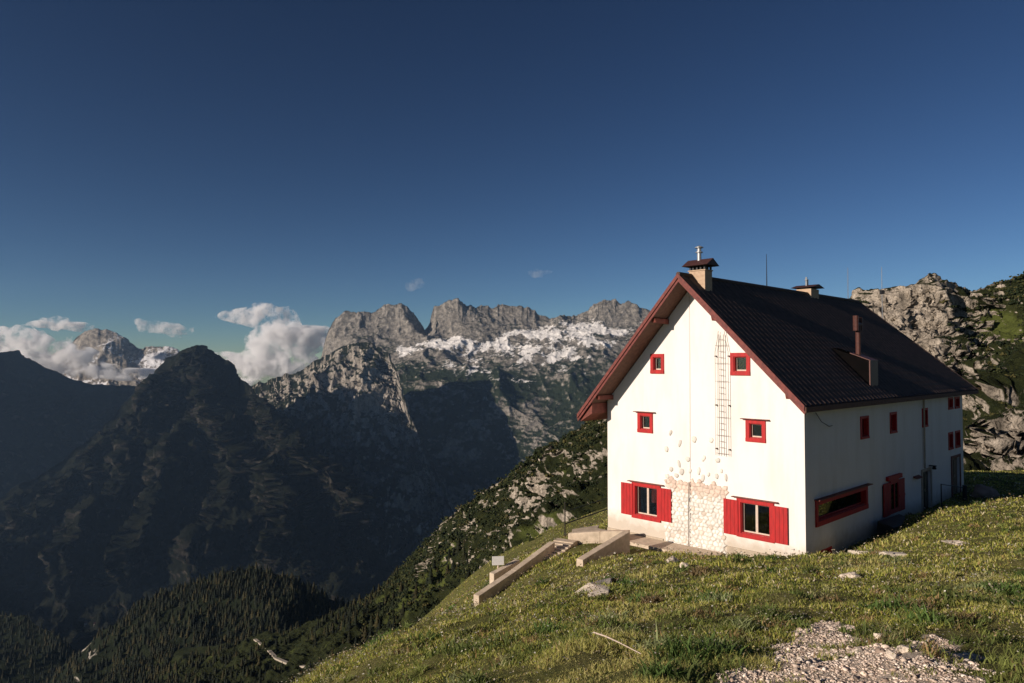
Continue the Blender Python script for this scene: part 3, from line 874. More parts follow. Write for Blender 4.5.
for (y, w) in ((3.55, .2), (6.75, .2), (0.16, .2), (10.2, .2)):
    z = roof_z(y) - ROOF_T - .13
    mb = MB(); mb.hexa([(-1.12, y - .1, z - .08), (0.05, y - .1, z - .12), (0.05, y + .1, z - .12), (-1.12, y + .1, z - .08),
                        (-1.2, y - .1, z + .12), (0.05, y - .1, z + .12), (0.05, y + .1, z + .12), (-1.2, y + .1, z + .12)])
    mb.build('purlin', M_board, roof)
mb = MB()                                                # boarded lower-left corner of the overhang
ya, yb = 10.55, 11.35
mb.hexa([(-1.2, ya, roof_z(ya) - .85), (3.0, ya, roof_z(ya) - .85), (3.0, yb, roof_z(yb) - .42), (-1.2, yb, roof_z(yb) - .42),
         (-1.2, ya, roof_z(ya) - .34), (3.0, ya, roof_z(ya) - .34), (3.0, yb, roof_z(yb) - .34), (-1.2, yb, roof_z(yb) - .34)])
mb.build('boarding', M_board, roof)
mb = MB()
for i in range(34):
    x = 0.5 + i * 0.69
    mb.box(x, x + .1, YE + .02, -0.01, roof_z(-.3) - ROOF_T - .22, roof_z(-.3) - ROOF_T - .08)
mb.build('rafter_ends', M_soffit, roof)


# windows ------------------------------------------------------------
def window(plane, r, fw=0.15, proud=0.05, shutters=None, hood=None, mull=0, curtain=False, matf=M_red, sill=True, pane=True, frame_wood=M_wood):
    """plane 'g' gable / 's' side; r = clear opening"""
    a0, a1, z0, z1 = r
    if plane == 'g': to = lambda a, d, z: (d, a, z)        # d > 0 goes into the house
    else: to = lambda a, d, z: (a, d, z)
    def bx(mb, a0, a1, d0, d1, z0, z1):
        p, q = to(a0, d0, z0), to(a1, d1, z1)
        mb.box(min(p[0], q[0]), max(p[0], q[0]), min(p[1], q[1]), max(p[1], q[1]), z0, z1)
    mb = MB(); e = 0.003
    bx(mb, a0 - fw, a1 + fw, -proud, -e, z1, z1 + fw); bx(mb, a0 - fw, a1 + fw, -proud - .02, -e, z0 - fw, z0)
    bx(mb, a0 - fw, a0, -proud, -e, z0, z1); bx(mb, a1, a1 + fw, -proud, -e, z0, z1)
    t = 0.03                                              # painted reveal lining
    bx(mb, a0 + e, a0 + t, -e, .2, z0 + e, z1 - e); bx(mb, a1 - t, a1 - e, -e, .2, z0 + e, z1 - e)
    bx(mb, a0 + t, a1 - t, -e, .2, z1 - t, z1 - e); bx(mb, a0 + t, a1 - t, -e, .2, z0 + e, z0 + t)
    w = mb.build('window', matf, house)
    if pane:
        mb = MB(); bx(mb, a0 + t + .01, a1 - t - .01, .168, .174, z0 + t + .01, z1 - t - .01); mb.build('pane', M_glass, w)
        mb = MB(); s = .045
        bx(mb, a0 + t, a1 - t, .14, .165, z0 + t, z0 + t + s + .015); bx(mb, a0 + t, a1 - t, .14, .165, z1 - t - s, z1 - t)
        bx(mb, a0 + t, a0 + t + s, .14, .165, z0 + t + s + .015, z1 - t - s); bx(mb, a1 - t - s, a1 - t, .14, .165, z0 + t + s + .015, z1 - t - s)
        for k in range(mull):
            c = a0 + (a1 - a0) * (k + 1) / (mull + 1); bx(mb, c - .055, c + .055, .125, .164, z0 + t + s + .015, z1 - t - s)
        mb.build('sash', frame_wood, w)
    if curtain:
        n = 26; V = []; ca, cb = a0 + (a1 - a0) * curtain[0], a0 + (a1 - a0) * curtain[1]
        for i in range(n):
            a = ca + (cb - ca) * i / (n - 1); d = .27 + .035 * math.sin(i * 1.6)
            V += [to(a, d, z1 - .02), to(a, d, z0 + (z1 - z0) * curtain[2])]
        MB().add(V, [(2 * i, 2 * i + 1, 2 * i + 3, 2 * i + 2) for i in range(n - 1)]).build('curtain', M_curt, w)
    if shutters:
        sw, zz0, zz1 = shutters
        for side in (-1, 1):
            mb = MB()
            s0 = a1 + fw * .55 if side > 0 else a0 - fw * .55 - sw
            nb = 4
            for k in range(nb):
                bx(mb, s0 + sw * k / nb + .006, s0 + sw * (k + 1) / nb - .006, -.105, -.075, zz0, zz1)
            for zc in (zz0 + .18, (zz0 + zz1) / 2, zz1 - .18):
                bx(mb, s0 + .01, s0 + sw - .01, -.074, -.055, zc - .05, zc + .05)
            mb.build('shutter', M_red, w)
    if hood:
        mb = MB(); bx(mb, a0 - fw - hood, a1 + fw + hood, -.2, -.004, z1 + fw + .003, z1 + fw + .035)
        mb.build('drip_board', M_board, w)
    return w


window('g', G_open['upL'], .16)
window('g', G_open['upR'], .17)
window('g', G_open['midL'], .17, hood=.16)
window('g', G_open['midR'], .17, hood=.18)
window('g', G_open['lowL'], .19, .07, shutters=(.74, .26, 1.86), hood=.2, mull=1, curtain=(.06, .42, .45))
window('g', G_open['lowR'], .19, .07, shutters=(.72, .25, 1.82), hood=.2, mull=1)
M_reds = M_red
for k in ('w1', 'w2', 'w3', 'w4', 'w5', 'w6', 'w7'):
    r = S_open[k]
    w = window('s', r, .1, .04, frame_wood=M_red)
    mb = MB(); c = (r[0] + r[1]) / 2
    hw_ = (r[1] - r[0]) * (.32 if k == 'w3' else .5)
    mb.box(r[0] + .03, r[0] + hw_, .09, .12, r[2] + .03, r[3] - .03); mb.build('shutter', M_red, w)
w = window('s', S_open['big'], .22, .06, mull=0, frame_wood=M_red)
mb = MB()
mb.box(.85, 6.95, -.25, -.004, 2.105, 2.145); mb.build('drip_board', M_board, w)
window('s', S_open['base'], .08, .03, mull=3, frame_wood=M_red)
# wide ground-floor window between two red shutters
w = MB().box(9.78, 11.02, -.095, -.055, .22, .44).box(9.78, 11.02, -.095, -.055, 1.73, 1.95).box(9.78, 9.86, -.094, -.056, .43, 1.74).box(10.94, 11.02, -.094, -.056, .43, 1.74) \
    .box(10.36, 10.46, -.09, -.061, .43, 1.74).build('window', M_red, house)
MB().box(8.85, 11.93, -.054, -.004, .22, 1.76).build('frame', M_door, w)  # dark backing sheet: depth behind pane and shutter gaps put into its colour
MB().box(9.4, 11.4, -.16, -.004, 1.953, 2.17).build('lintel', M_red, w)
MB().box(9.87, 10.93, -.060, -.056, .45, 1.72).build('pane', M_glass, w)
for x0 in (8.85, 11.03):
    mb = MB()
    for k in range(3): mb.box(x0 + k * .305, x0 + (k + 1) * .305 - .03, -.10, -.056, .2, 1.86)
    mb.box(x0 + .02, x0 + .87, -.125, -.099, .95, 1.06)
    mb.build('shutter', M_red, w)
# doors
d = MB().box(15.12, 16.58, .14, .2, -.5, 1.78).box(15.2, 15.8, .11, .139, -.3, .6).box(15.9, 16.5, .11, .139, -.3, .6).box(15.2, 15.8, .11, .139, .75, 1.6).box(15.9, 16.5, .11, .139, .75, 1.6).build('door', M_door, house)
MB().tube([(15.84, .06, .62), (15.84, .06, .78)], .02, 6).tube([(15.84, .06, .7), (15.84, .11, .7)], .02, 6).build('handle', M_steel, d)
MB().box(14.95, 15.1, -.05, -.003, -.5, 1.8).box(16.6, 16.75, -.05, -.003, -.5, 1.8).box(14.95, 16.75, -.05, -.003, 1.803, 1.95).build('frame', M_plinth, d)
d = MB().box(20.82, 22.48, .14, .2, -.3, 2.03).box(20.95, 21.6, .11, .139, -.1, 1.85).box(21.7, 22.35, .11, .139, -.1, 1.85).build('door', simple_mat('brown_door', (.12, .07, .045), None, 6, .6), house)
MB().tube([(21.65, .06, .8), (21.65, .06, .96)], .02, 6).build('handle', M_steel, d)
MB().box(20.65, 20.8, -.05, -.003, -.3, 2.05).box(22.5, 22.65, -.05, -.003, -.3, 2.05).box(20.65, 22.65, -.05, -.003, 2.053, 2.2).build('frame', M_verge, d)
M_cab = M_iron
# lamp over the door, small hood beside it, downpipe, cable
l = MB().box(16.35, 16.55, -.35, -.004, 2.02, 2.08).lathe((16.45, -.25, 1.86), [(.1, 0), (.12, .08), (.05, .16)], 10).build('wall_lamp', M_black, house)
MB().hexa([(13.6, -.22, 1.6), (14.5, -.22, 1.6), (14.5, -.003, 1.66), (13.6, -.003, 1.66), (13.6, -.22, 1.64), (14.5, -.22, 1.64), (14.5, -.003, 1.74), (13.6, -.003, 1.74)]).build('canopy', M_board, house)
MB().tube([(15.42, -.07, 5.9), (15.42, -.07, 2.0)], .05, 8).build('downpipe', M_plinth, house)
MB().tube([(-.02, 5.5, 11.2), (-.02, 5.49, 8.4), (-.025, 5.5, 6.0), (-.02, 5.52, 2.4)], .006, 5).tube([(-.13, 5.52, 2.35), (-.14, 5.55, 1.1), (-.13, 5.56, -.85)], .02, 5).build('cable', M_iron, house)
MB().tube([(1.0, -.05, 5.85), (1.25, -.2, 5.45), (1.9, -.25, 5.22), (2.7, -.06, 5.2)], .02, 5).build('cable', M_iron, house)

# ladder up the gable -----------------------------------------------
mb = MB()
ys4 = (4.08, 3.89, 3.65, 3.42)
for k, y in enumerate(ys4):
    if k in (0, 3): mb.tube([(-.13, y, 3.75), (-.13, y, 8.5), (-.13, (y * 2 + 3.76) / 3, 9.0), (-.13, 3.76 + (y - 3.76) * .45, 9.45)], .011, 6)
    else: mb.tube([(-.13, y, 3.75), (-.13, y, 9.3)], .013, 6)
for i in range(20):
    z = 3.85 + i * .275
    mb.tube([(-.13, ys4[1], z), (-.13, ys4[2], z)], .010, 5)
    if i % 3 == 0: mb.tube([(-.13, ys4[0], z), (-.13, ys4[3], z)], .008, 5)
lad = mb.build('ladder', M_iron, house)
for z in (4.05, 6.05, 8.3):
    for y in (ys4[0], ys4[3]): MB().beam((-.15, y, z), (-.001, y, z), .05, .06).build('bracket', M_iron, lad)

# rubble stones showing through the plaster ---------------------------
def pebbles(lst, name, mat_cols, seed, parent):
    r_ = np.random.default_rng(seed)
    bm = bmesh.new(); bmesh.ops.create_icosphere(bm, subdivisions=2, radius=1)
    sv = np.array([v.co[:] for v in bm.verts]); sf = np.array([[v.index for v in f.verts] for f in bm.faces]); bm.free()
    VV, FF, CC = [], [], []
    for k, (y, z, ry, rz, d, c) in enumerate(lst):
        q = sv * (1 + .28 * pn3(sv[:, 0] * 1.5 + k * 3.3, sv[:, 1] * 1.5, sv[:, 2] * 1.5)[:, None])
        a = r_.uniform(-.5, .5); ca, sa_ = math.cos(a), math.sin(a)
        yy = q[:, 1] * ry; zz = q[:, 2] * rz
        P = np.stack([q[:, 0] * d - .004, y + yy * ca - zz * sa_, z + yy * sa_ + zz * ca], -1)
        FF.append(sf + len(VV) * len(sv)); VV.append(P)
        CC.append(np.tile(np.array(c), (len(sv), 1)))
    return mesh_obj(name, np.concatenate(VV), np.concatenate(FF), M_tint, parent, smooth=True, colors=np.concatenate(CC))


# interlocking rubble: a relief whose cells are stones and whose joints lie back
def rubble(y0, y1, z0, z1, parent):
    r_ = np.random.default_rng(21); st_ = .022
    ys_ = np.arange(y0 - .3, y1 + .3, st_); zs_ = np.arange(z0, z1 + .3, st_)
    A, B = np.meshgrid(ys_, zs_)
    sp = .225
    cy, cz = np.meshgrid(np.arange(y0 - 1, y1 + 1, sp), np.arange(z0 - 1, z1 + 1, sp * .82))
    cy = cy + (np.arange(cy.shape[0])[:, None] % 2) * sp / 2 + r_.uniform(-.075, .075, cy.shape); cz = cz + r_.uniform(-.06, .06, cz.shape)
    cy, cz = cy.ravel(), cz.ravel()
    P_ = np.stack([A, B, A * 0], -1)
    aw = A + .035 * fbm(P_, .16, 3); bw = B + .035 * fbm(P_, .16, 3, seed=7)
    d = np.sqrt((aw.ravel()[:, None] - cy) ** 2 + ((bw.ravel()[:, None] - cz) * 1.15) ** 2)
    o2 = np.argpartition(d, 1, axis=1)[:, :2]; dd = np.take_along_axis(d, o2, 1); sw = dd[:, 0] > dd[:, 1]
    o2[sw] = o2[sw][:, ::-1]; dd = np.sort(dd, 1)
    e = (dd[:, 1] - dd[:, 0]).reshape(A.shape); cell = o2[:, 0].reshape(A.shape)
    hgt = r_.uniform(.035, .085, len(cy))[cell]
    dome = np.clip(e / .10, 0, 1) ** .45
    h = dome * hgt + .01 * fbm(P_, .06, 3) * dome
    czc = cz[cell]; cyc = cy[cell]
    inside = (cyc > y0 + .12 * np.sin(czc * 5)) & (cyc < y1 + .12 * np.sin(czc * 4 + 1)) & (czc < z1)
    narrow = (czc < z1 - .5) & ((cyc < y0 + .12) | (cyc > y1 - .12))
    h = np.where(inside & ~narrow, h, 0.0)
    X_ = np.where(h > .004, -h, .02)
    tone = r_.uniform(.78, 1.05, len(cy))[cell][..., None]
    base = np.where((r_.random(len(cy)) > .14)[cell][..., None], np.array([.81, .765, .70]), np.array([.70, .60, .50]))
    top_ = (czc > z1 - .52)[..., None]
    base = np.where(top_, np.array([.74, .57, .47]), base) * tone
    joint = np.array([.62, .55, .45]) * .62
    k_ = np.clip(dome, 0, 1)[..., None]
    col = joint * (1 - k_) + base * k_
    V_ = np.stack([X_, A, B], -1).reshape(-1, 3)
    i_ = np.arange(A.size).reshape(A.shape)
    f_ = np.stack([i_[:-1, :-1], i_[1:, :-1], i_[1:, 1:], i_[:-1, 1:]], -1).reshape(-1, 4)
    keep_ = (V_[f_][:, :, 0] < .015).any(1)
    return mesh_obj('stone_facing', V_, f_[keep_], M_tint, parent, smooth=True, colors=col.reshape(-1, 3))


rubble(3.62, 6.98, -1.2, 2.38, house)
lone = []
for cx_, cy_ in [(268, 200), (303, 240), (357, 225), (422, 228), (252, 262), (333, 300), (393, 297), (447, 305), (300, 318), (270, 338), (342, 345), (310, 348), (375, 345), (412, 358), (443, 365), (478, 370), (255, 365), (290, 362), (460, 345), (390, 372)]:
    px_, py_ = 600 + cx_ / 3.795, 380 + cy_ / 3.795
    d_ = W(px_, py_, 1.0); n_ = SX
    p_ = d_ * ((HO @ n_) / (d_ @ n_)); lx, ly, lz = HL(p_)
    lone.append((ly, lz, rng.uniform(.08, .15), rng.uniform(.1, .19), rng.uniform(.03, .055), np.array([.68, .64, .57]) * rng.uniform(.8, 1.15)))
for k, q in enumerate(lone): pebbles([q], 'wall_stone', None, 4 + k, house)

# chimneys -----------------------------------------------------------
def cap_house(mb, x0, x1, y0, y1, z, h, o):
    xm = (x0 + x1) / 2
    b = [(x0 - o, y0 - o, z), (x1 + o, y0 - o, z), (x1 + o, y1 + o, z), (x0 - o, y1 + o, z), (xm, y0 - o, z + h), (xm, y1 + o, z + h)]
    return mb.add(b, [(0, 1, 2, 3), (0, 4, 1), (2, 5, 3), (0, 3, 5, 4), (1, 4, 5, 2)])


c = MB().hexa([(-.25, 4.5, 11.27), (.38, 4.5, 11.27), (.38, 5.35, 11.8), (-.25, 5.35, 11.8), (-.25, 4.5, 12.32), (.38, 4.5, 12.32), (.38, 5.35, 12.32), (-.25, 5.35, 12.32)]).build('chimney', M_brick, roof)
MB().box(-.29, .42, 4.46, 5.39, 12.322, 12.37).build('slab', M_brick, c)
mb = MB()
for y in (4.5, 4.7, 4.9, 5.1, 5.26): mb.box(-.24, -.17, y, y + .08, 12.372, 12.56); mb.box(.28, .36, y, y + .08, 12.372, 12.56)
mb.box(-.1, .25, 4.6, 5.3, 12.372, 12.55)
mb.build('vent_opening', M_black, c)
cap_house(MB(), -.25, .38, 4.5, 5.35, 12.56, .34, .25).build('cap', M_cap, c)
MB().lathe((.05, 4.98, 12.7), [(.10, 0), (.10, .5), (.17, .52), (.17, .56), (.10, .58), (.10, .72), (.2, .75), (.2, .78), (.03, .86)], 14).build('flue', M_grey, c)

c = MB().box(12.4, 13.5, 5.0, 5.9, 11.4, 12.42).build('chimney', M_brick, roof)
MB().box(12.5, 13.4, 5.1, 5.8, 12.422, 12.5).build('vent_opening', M_black, c)
cap_house(MB(), 12.4, 13.5, 5.0, 5.9, 12.5, .2, .25).build('cap', M_cap, c)
MB().lathe((12.8, 5.45, 12.62), [(.06, 0), (.06, .35), (.11, .36), (.11, .40), (.06, .41), (.05, .55)], 10).tube([(13.0, 5.45, 12.65), (13.0, 5.45, 13.05)], .035, 6).build('flue', M_grey, c)

c = MB().hexa([(7.46, -.03, 8.09), (8.52, -.03, 8.09), (8.52, .95, 8.47), (7.46, .95, 8.47), (7.46, -.03, 8.13), (8.52, -.03, 8.13), (8.52, .95, 8.51), (7.46, .95, 8.51)]) \
    .box(7.45, 8.5, -.02, .03, 6.75, 8.09).box(8.46, 8.5, .031, 1.2, 7.0, 8.09).build('dormer', M_copper, roof)
M_void = simple_mat('void_black', (.006, .005, .005), (.004, .004, .004), 5, .95, spec=0.0)
MB().hexa([(7.5, .04, 6.95), (8.44, .04, 6.95), (8.44, 1.85, 8.62), (7.5, 1.85, 8.62), (7.5, .04, 8.08), (8.44, .04, 8.08), (8.44, 1.85, 8.76), (7.5, 1.85, 8.76)]).build('void_wedge', M_void, c)  # near-black solid: the darkness of an open hollow put into its colour
MB().tube([(8.05, .75, 8.2), (8.05, .75, 9.95)], .13, 12).tube([(7.72, .75, 9.95), (8.38, .75, 9.95)], .13, 10).tube([(7.78, .75, 9.62), (7.78, .75, 10.38)], .14, 10).tube([(8.32, .75, 9.62), (8.32, .75, 10.3)], .14, 10).build('flue', M_copper, c)

# masts on the roof ---------------------------------------------------
MB().tube([(7.55, RY + .1, 12.0), (7.55, RY + .1, 13.0), (7.55, RY + .1, 14.0)], .03, 6, .012).build('antenna', M_black, roof)
MB().tube([(18.9, RY + .1, 12.0), (18.9, RY + .1, 13.2), (18.92, RY + .1, 14.3)], .024, 6, .012).build('antenna', M_iron, roof)

# ------------------------------------------------------------------ around the house
def plant_wall(pts, name, th, down, mat, label, cat, side=1, kind=None, top_off=None):
    """a low wall following top-edge points (world), th thick towards the given side, reaching 'down' metres below its top"""
    P = [np.array(p, float) for p in pts]
    mb = MB()
    for a, b in zip(P[:-1], P[1:]):
        d = b - a; n = np.array([d[1], -d[0], 0]); n /= np.linalg.norm(n); n *= th * side
        lo = lambda p: np.array([p[0], p[1], p[2] - down])
        mb.hexa([lo(a), lo(b), lo(b + n), lo(a + n), a, b, b + n, a + n])
    o = mb.build(name, mat, bev=0.03)
    if kind: tag(o, kind=kind)
    else: tag(o, label, cat)
    return o


def wp(px, py, Y): return W(px, py, Y)


sA, sB, sC = wp(479, 596, 30.6), wp(516, 571, 32.6), wp(555, 542, 35.2)
plant_wall([sA, sB, sC], 'stair_wall', .32, 1.3, M_conc, 'long sloping concrete parapet running down beside the outside steps', 'wall', side=-1)
plant_wall([wp(494, 574, 32.9), wp(520, 560, 34.2)], 'ledge_wall', .3, 1.4, M_conc, 'short low concrete ledge behind the lower end of the sloping parapet', 'wall', side=-1)
# outside steps between parapet and terrace
st0 = wp(546, 558, 34.4); st1 = wp(566, 540, 36.4)
d_ = (st1 - st0); hd = np.array([d_[0], d_[1], 0]); hl = np.linalg.norm(hd); hd /= hl; nd = np.array([hd[1], -hd[0], 0])
mb = MB(); ns = 7
for i in range(ns):
    a = st0 + hd * hl * i / ns; zt = st0[2] + d_[2] * (i + 1) / ns
    b = st1 + hd * .2
    q = [a - nd * .55, b - nd * .55, b + nd * .55, a + nd * .55]
    mb.hexa([(p[0], p[1], st0[2] - 1.2) for p in q] + [(p[0] + hd[0] * .001 * i, p[1], zt) for p in q]) if i == 0 else \
        mb.hexa([(p[0], p[1], st0[2] + d_[2] * i / ns + .0005) for p in q] + [(p[0], p[1], zt) for p in q])
tag(mb.build('outdoor_steps', M_conc), 'short flight of concrete steps climbing to the terrace left of the house', 'steps')
# terrace retaining wall and slab
tA, tB, tC = wp(568, 533.5, 36.6), wp(600, 531.5, 35.9), wp(628, 531, 35.2)
plant_wall([tA, tB, tC], 'terrace_wall', .3, 1.1, M_conc, 'low concrete retaining wall under the terrace left of the house corner', 'wall', side=-1)
q = [tA + np.array([.25, .3, -.03]), tC + np.array([0, .3, -.03]), HW(-.01, 9.3, 0), HW(-.01, 11.2, 0), HW(.6, 11.6, 0), wp(572, 531, 37.8)]
zt = tA[2] - .06
mb = MB(); n_ = len(q)
mb.add([(p[0], p[1], zt - 1.2) for p in q] + [(p[0], p[1], zt) for p in q], [tuple(range(n_)), tuple(range(n_, 2 * n_))] + [(i, (i + 1) % n_, n_ + (i + 1) % n_, n_ + i) for i in range(n_)])
tag(mb.build('terrace', M_conc), kind='structure')
# ramp wall in front
rA, rB_ = wp(583, 560, 30.2), wp(630, 531.5, 33.3)
plant_wall([rA, rB_], 'ramp_wall', .34, 1.5, M_conc, 'leaning concrete wing wall with a sunlit top running up to the house front', 'wall', side=-1)
# pot plant / dark shrub on its upper end
# walkway along the gable
q = [HW(-1.25, 3.75, -.72), HW(-1.2, 9.9, -.78), HW(-.052, 9.9, -.72), HW(-.052, 3.75, -.66)]
mb = MB(); mb.hexa([(p[0], p[1], p[2] - 1.2) for p in q] + [tuple(p) for p in q])
tag(mb.build('walkway', M_conc, bev=.02), kind='structure')
# path edging on the right
pts = [find_ground(a, b) for a, b in ((851, 553), (866, 554.5), (884, 556), (905, 557))]
mb = MB()
for a, b in zip(pts[:-1], pts[1:]): mb.beam((a[0], a[1], a[2] + .04), (b[0], b[1], b[2] + .04), .28, .16)
tag(mb.build('kerb_stones', simple_mat('pale_limestone', (.72, .64, .53), (.55, .47, .38), 5, .9, .01), bev=.02), 'pale line of edging stones in the grass right of the house corner', 'kerb')

# sign on a post
s = empty('notice_sign', wp(498, 572, 33.6).tolist(), R(8), 'small blank white notice board on a post by the lower end of the steps', 'sign')
MB().tube([(0, 0, -.9), (0, 0, .35)], .035, 6).build('post', M_wood, s)
MB().box(-.28, .28, -.045, -.015, .33, .74).build('board', M_white, s, bev=.01)

# wire fence running up behind the terrace
fA = wp(565, 537, 41); fB = wp(612, 519, 47); fC = wp(640, 505, 54)
fe = empty('wire_fence', fA.tolist(), 0, 'dark wire and rail fence climbing behind the terrace at the left house corner', 'fence')
L_ = lambda p: tuple(np.array(p) - fA)
for p, h in ((fA, 2.0), (fB, 1.5), (fC, 1.4)):
    a = L_(p); MB().tube([(a[0], a[1], a[2] - 1.2), (a[0], a[1], a[2] + h)], .035, 6).build('post', M_door, fe)
for h in (.75, 1.45):
    mb = MB(); a, b, c_ = L_(fA), L_(fB), L_(fC)
    mb.tube([(a[0], a[1], a[2] + h), (b[0], b[1], b[2] + h), (c_[0], c_[1], c_[2] + h)], .035 if h < 1 else .02, 6).build('rail', M_door, fe)

# things along the shaded side wall
t = tag(MB().hexa([HW(7.1, -1.15, -.95), HW(10.2, -1.15, -.95), HW(10.2, -.3, -.95), HW(7.1, -.3, -.95),
                   HW(7.1, -1.1, .15), HW(10.2, -1.1, .0), HW(10.2, -.35, .25), HW(7.1, -.35, .35)]).build('storage_box', M_door, bev=.06),
        'dark storage box standing against the shaded wall under the closed red shutters', 'box')
hr = empty('handrail', HW(16.4, -.6, -.4).tolist(), HRZ, 'thin dark handrail with a stout end post outside the side door', 'handrail')
MB().tube([(0, 0, 1.45), (3.3, -.35, .9)], .03, 6).build('rail', M_black, hr)
MB().tube([(0, 0, -.2), (0, 0, 1.48)], .03, 6).build('post', M_black, hr)
MB().tube([(3.3, -.35, -.3), (3.3, -.35, 1.05)], .12, 8).build('post', M_black, hr)

# lamp pole behind the house
lp = empty('lamp_pole', W(884, 420, 62).tolist(), 0, 'tall thin white pole with a small lamp behind the roof, before the cliff', 'pole')
z0 = W(884, 420, 62)[2]; zt = W(884, 267, 62)[2] - z0; zm = W(884, 293, 62)[2] - z0
MB().tube([(0, 0, -6), (0, 0, zm), (0, 0, zt)], .04, 8, .02).build('shaft', M_grey, lp)
MB().box(-.14, .16, -.15, .15, zm - .1, zm + .25).build('lamp', M_black, lp, bev=.03)


# ------------------------------------------------------------------ grass and flowers
lim_poly = [tuple(HW(*a)[:2]) for a in ((-1.35, 3.6, 0), (-1.35, 10.0, 0), (0.2, 10.0, 0), (0.2, 3.6, 0))]
ter_poly = [tuple(p[:2]) for p in (tA, tC, HW(0, 9.3, 0), HW(.6, 11.6, 0), wp(572, 531, 37.8))]
stp_poly = [tuple(p[:2]) for p in (st0 - nd * .9, st1 - nd * .9, st1 + nd * .7, st0 + nd * .7)]


def plantable(x, y):
    ok = ~on_house(x, y, 0.03)
    for pl in (lim_poly, ter_poly, stp_poly): ok &= ~in_poly(x, y, pl)
    return ok


def scatter(n, y0, y1, px0=-90, px1=1130, gamma=1.0):
    px = rng.uniform(px0, px1, n); Y = y0 * (y1 / y0) ** (rng.random(n) ** gamma)
    x = (px - 512) / FPX * Y
    ok = plantable(x, Y) & (x > -29) & (x < 63)
    return x[ok], Y[ok]


def blades(x, y, h, w, lean, cols, name, mat, label=None, kind='stuff'):
    n = len(x)
    z = gz(x, y) - .02
    az = rng.uniform(0, 2 * math.pi, n)
    wx, wy = np.cos(az) * w / 2, np.sin(az) * w / 2
    la = rng.uniform(0, 2 * math.pi, n)
    lx, ly = np.cos(la) * lean * h, np.sin(la) * lean * h
    b = np.stack([x, y, z], -1)
    W_ = np.stack([wx, wy, wx * 0], -1)
    m1 = b + np.stack([lx * .35, ly * .35, h * .55], -1); tp = b + np.stack([lx, ly, h * (1 - .25 * lean)], -1)
    V = np.stack([b - W_, b + W_, m1 + W_ * .8, m1 - W_ * .8, tp], 1).reshape(-1, 3)
    k = np.arange(n)[:, None] * 5
    q = k + np.array([0, 1, 2, 3]); t = k + np.array([3, 2, 4])
    C = np.repeat(cols, 5, 0)
    o = mesh_obj(name, V, [q, t], mat, colors=C)
    return tag(o, label, kind=kind)


def pal(n, p, weights):
    p = np.array(p); k = rng.choice(len(p), n, p=np.array(weights) / sum(weights))
    return p[k] * rng.uniform(.7, 1.3, (n, 1))


green = [(.26, .29, .05), (.36, .38, .075), (.46, .45, .10), (.15, .19, .04), (.60, .53, .20), (.42, .27, .12), (.78, .70, .46)]
x, y = scatter(430000, 4.2, 62, gamma=.85)
x2_, y2_ = scatter(90000, 38, 79)
x3_, y3_ = scatter(130000, 4.2, 17)
x2_ = np.concatenate([x2_, x3_]); y2_ = np.concatenate([y2_, y3_])
x = np.concatenate([x, x2_]); y = np.concatenate([y, y2_])
P3 = np.stack([x, y, x * 0], -1)
n_big = fbm(P3, 2.4, 3, seed=2); n_sm = fbm(P3, .55, 3, seed=5)
keep = rng.random(len(x)) < np.where(stony(x, y), 0.07 + .6 * (n_sm > .42), 1.0)
x, y, n_big, n_sm = x[keep], y[keep], n_big[keep], n_sm[keep]
n = len(x)
h = (0.085 + .07 * np.clip(n_big, -1, 1) + .09 * np.clip(n_sm, -.6, 1)) * rng.uniform(.5, 1.5, n)
h = np.clip(h * .68, .03, .30)
near = np.clip(y / 10, .6, 5)
h = h * np.clip(y / 14, 1, 1.5)
w = np.maximum(.006, .00125 * y) * rng.uniform(.7, 1.4, n)
base = pal(n, green, [3, 4, 3, 3, 1.6, .9, .9])
dry = np.clip(fbm(np.stack([x, y, x * 0], -1), 4.5, 3, seed=9) * 1.6 - .1, 0, 1)[:, None]
base = base * (1 - dry * .75) + pal(n, [(.60, .54, .22), (.44, .34, .14), (.44, .44, .13)], [2, 1, 2]) * dry * .75
base = base * np.array([1.0, .98, 1.0])
dk = np.clip(-n_big * 1.4 - .1, 0, .6)[:, None]
base = base * (1 - dk) + np.array([.12, .15, .04]) * dk
blades(x, y, h, w, rng.uniform(.15, .9, n), base, 'grass', M_leaf)

# leafy low plants in clumps
cx_, cy_ = scatter(2600, 4.5, 50)
nn = fbm(np.stack([cx_, cy_, cx_ * 0], -1), 3.0, 2, seed=15)
k_ = (nn > .05) & ~stony(cx_, cy_); cx_, cy_ = cx_[k_], cy_[k_]
rep = 34
x = np.repeat(cx_, rep); y = np.repeat(cy_, rep)
rad = np.repeat(rng.uniform(.08, .28, len(cx_)), rep)
a = rng.uniform(0, 6.283, len(x)); rr = rad * np.sqrt(rng.random(len(x)))
x = x + np.cos(a) * rr; y = y + np.sin(a) * rr
ok = plantable(x, y); x, y = x[ok], y[ok]
n = len(x)
cc = np.repeat(pal(len(cx_), [(.13, .17, .045), (.20, .23, .06), (.32, .22, .10), (.36, .35, .16)], [3, 3, .8, .8]), rep, 0)[ok]
blades(x, y, rng.uniform(.05, .19, n), np.maximum(.012, .0016 * y) * rng.uniform(.8, 1.4, n), rng.uniform(.3, .9, n), cc * rng.uniform(.8, 1.2, (n, 1)), 'ground_plants', M_leaf)

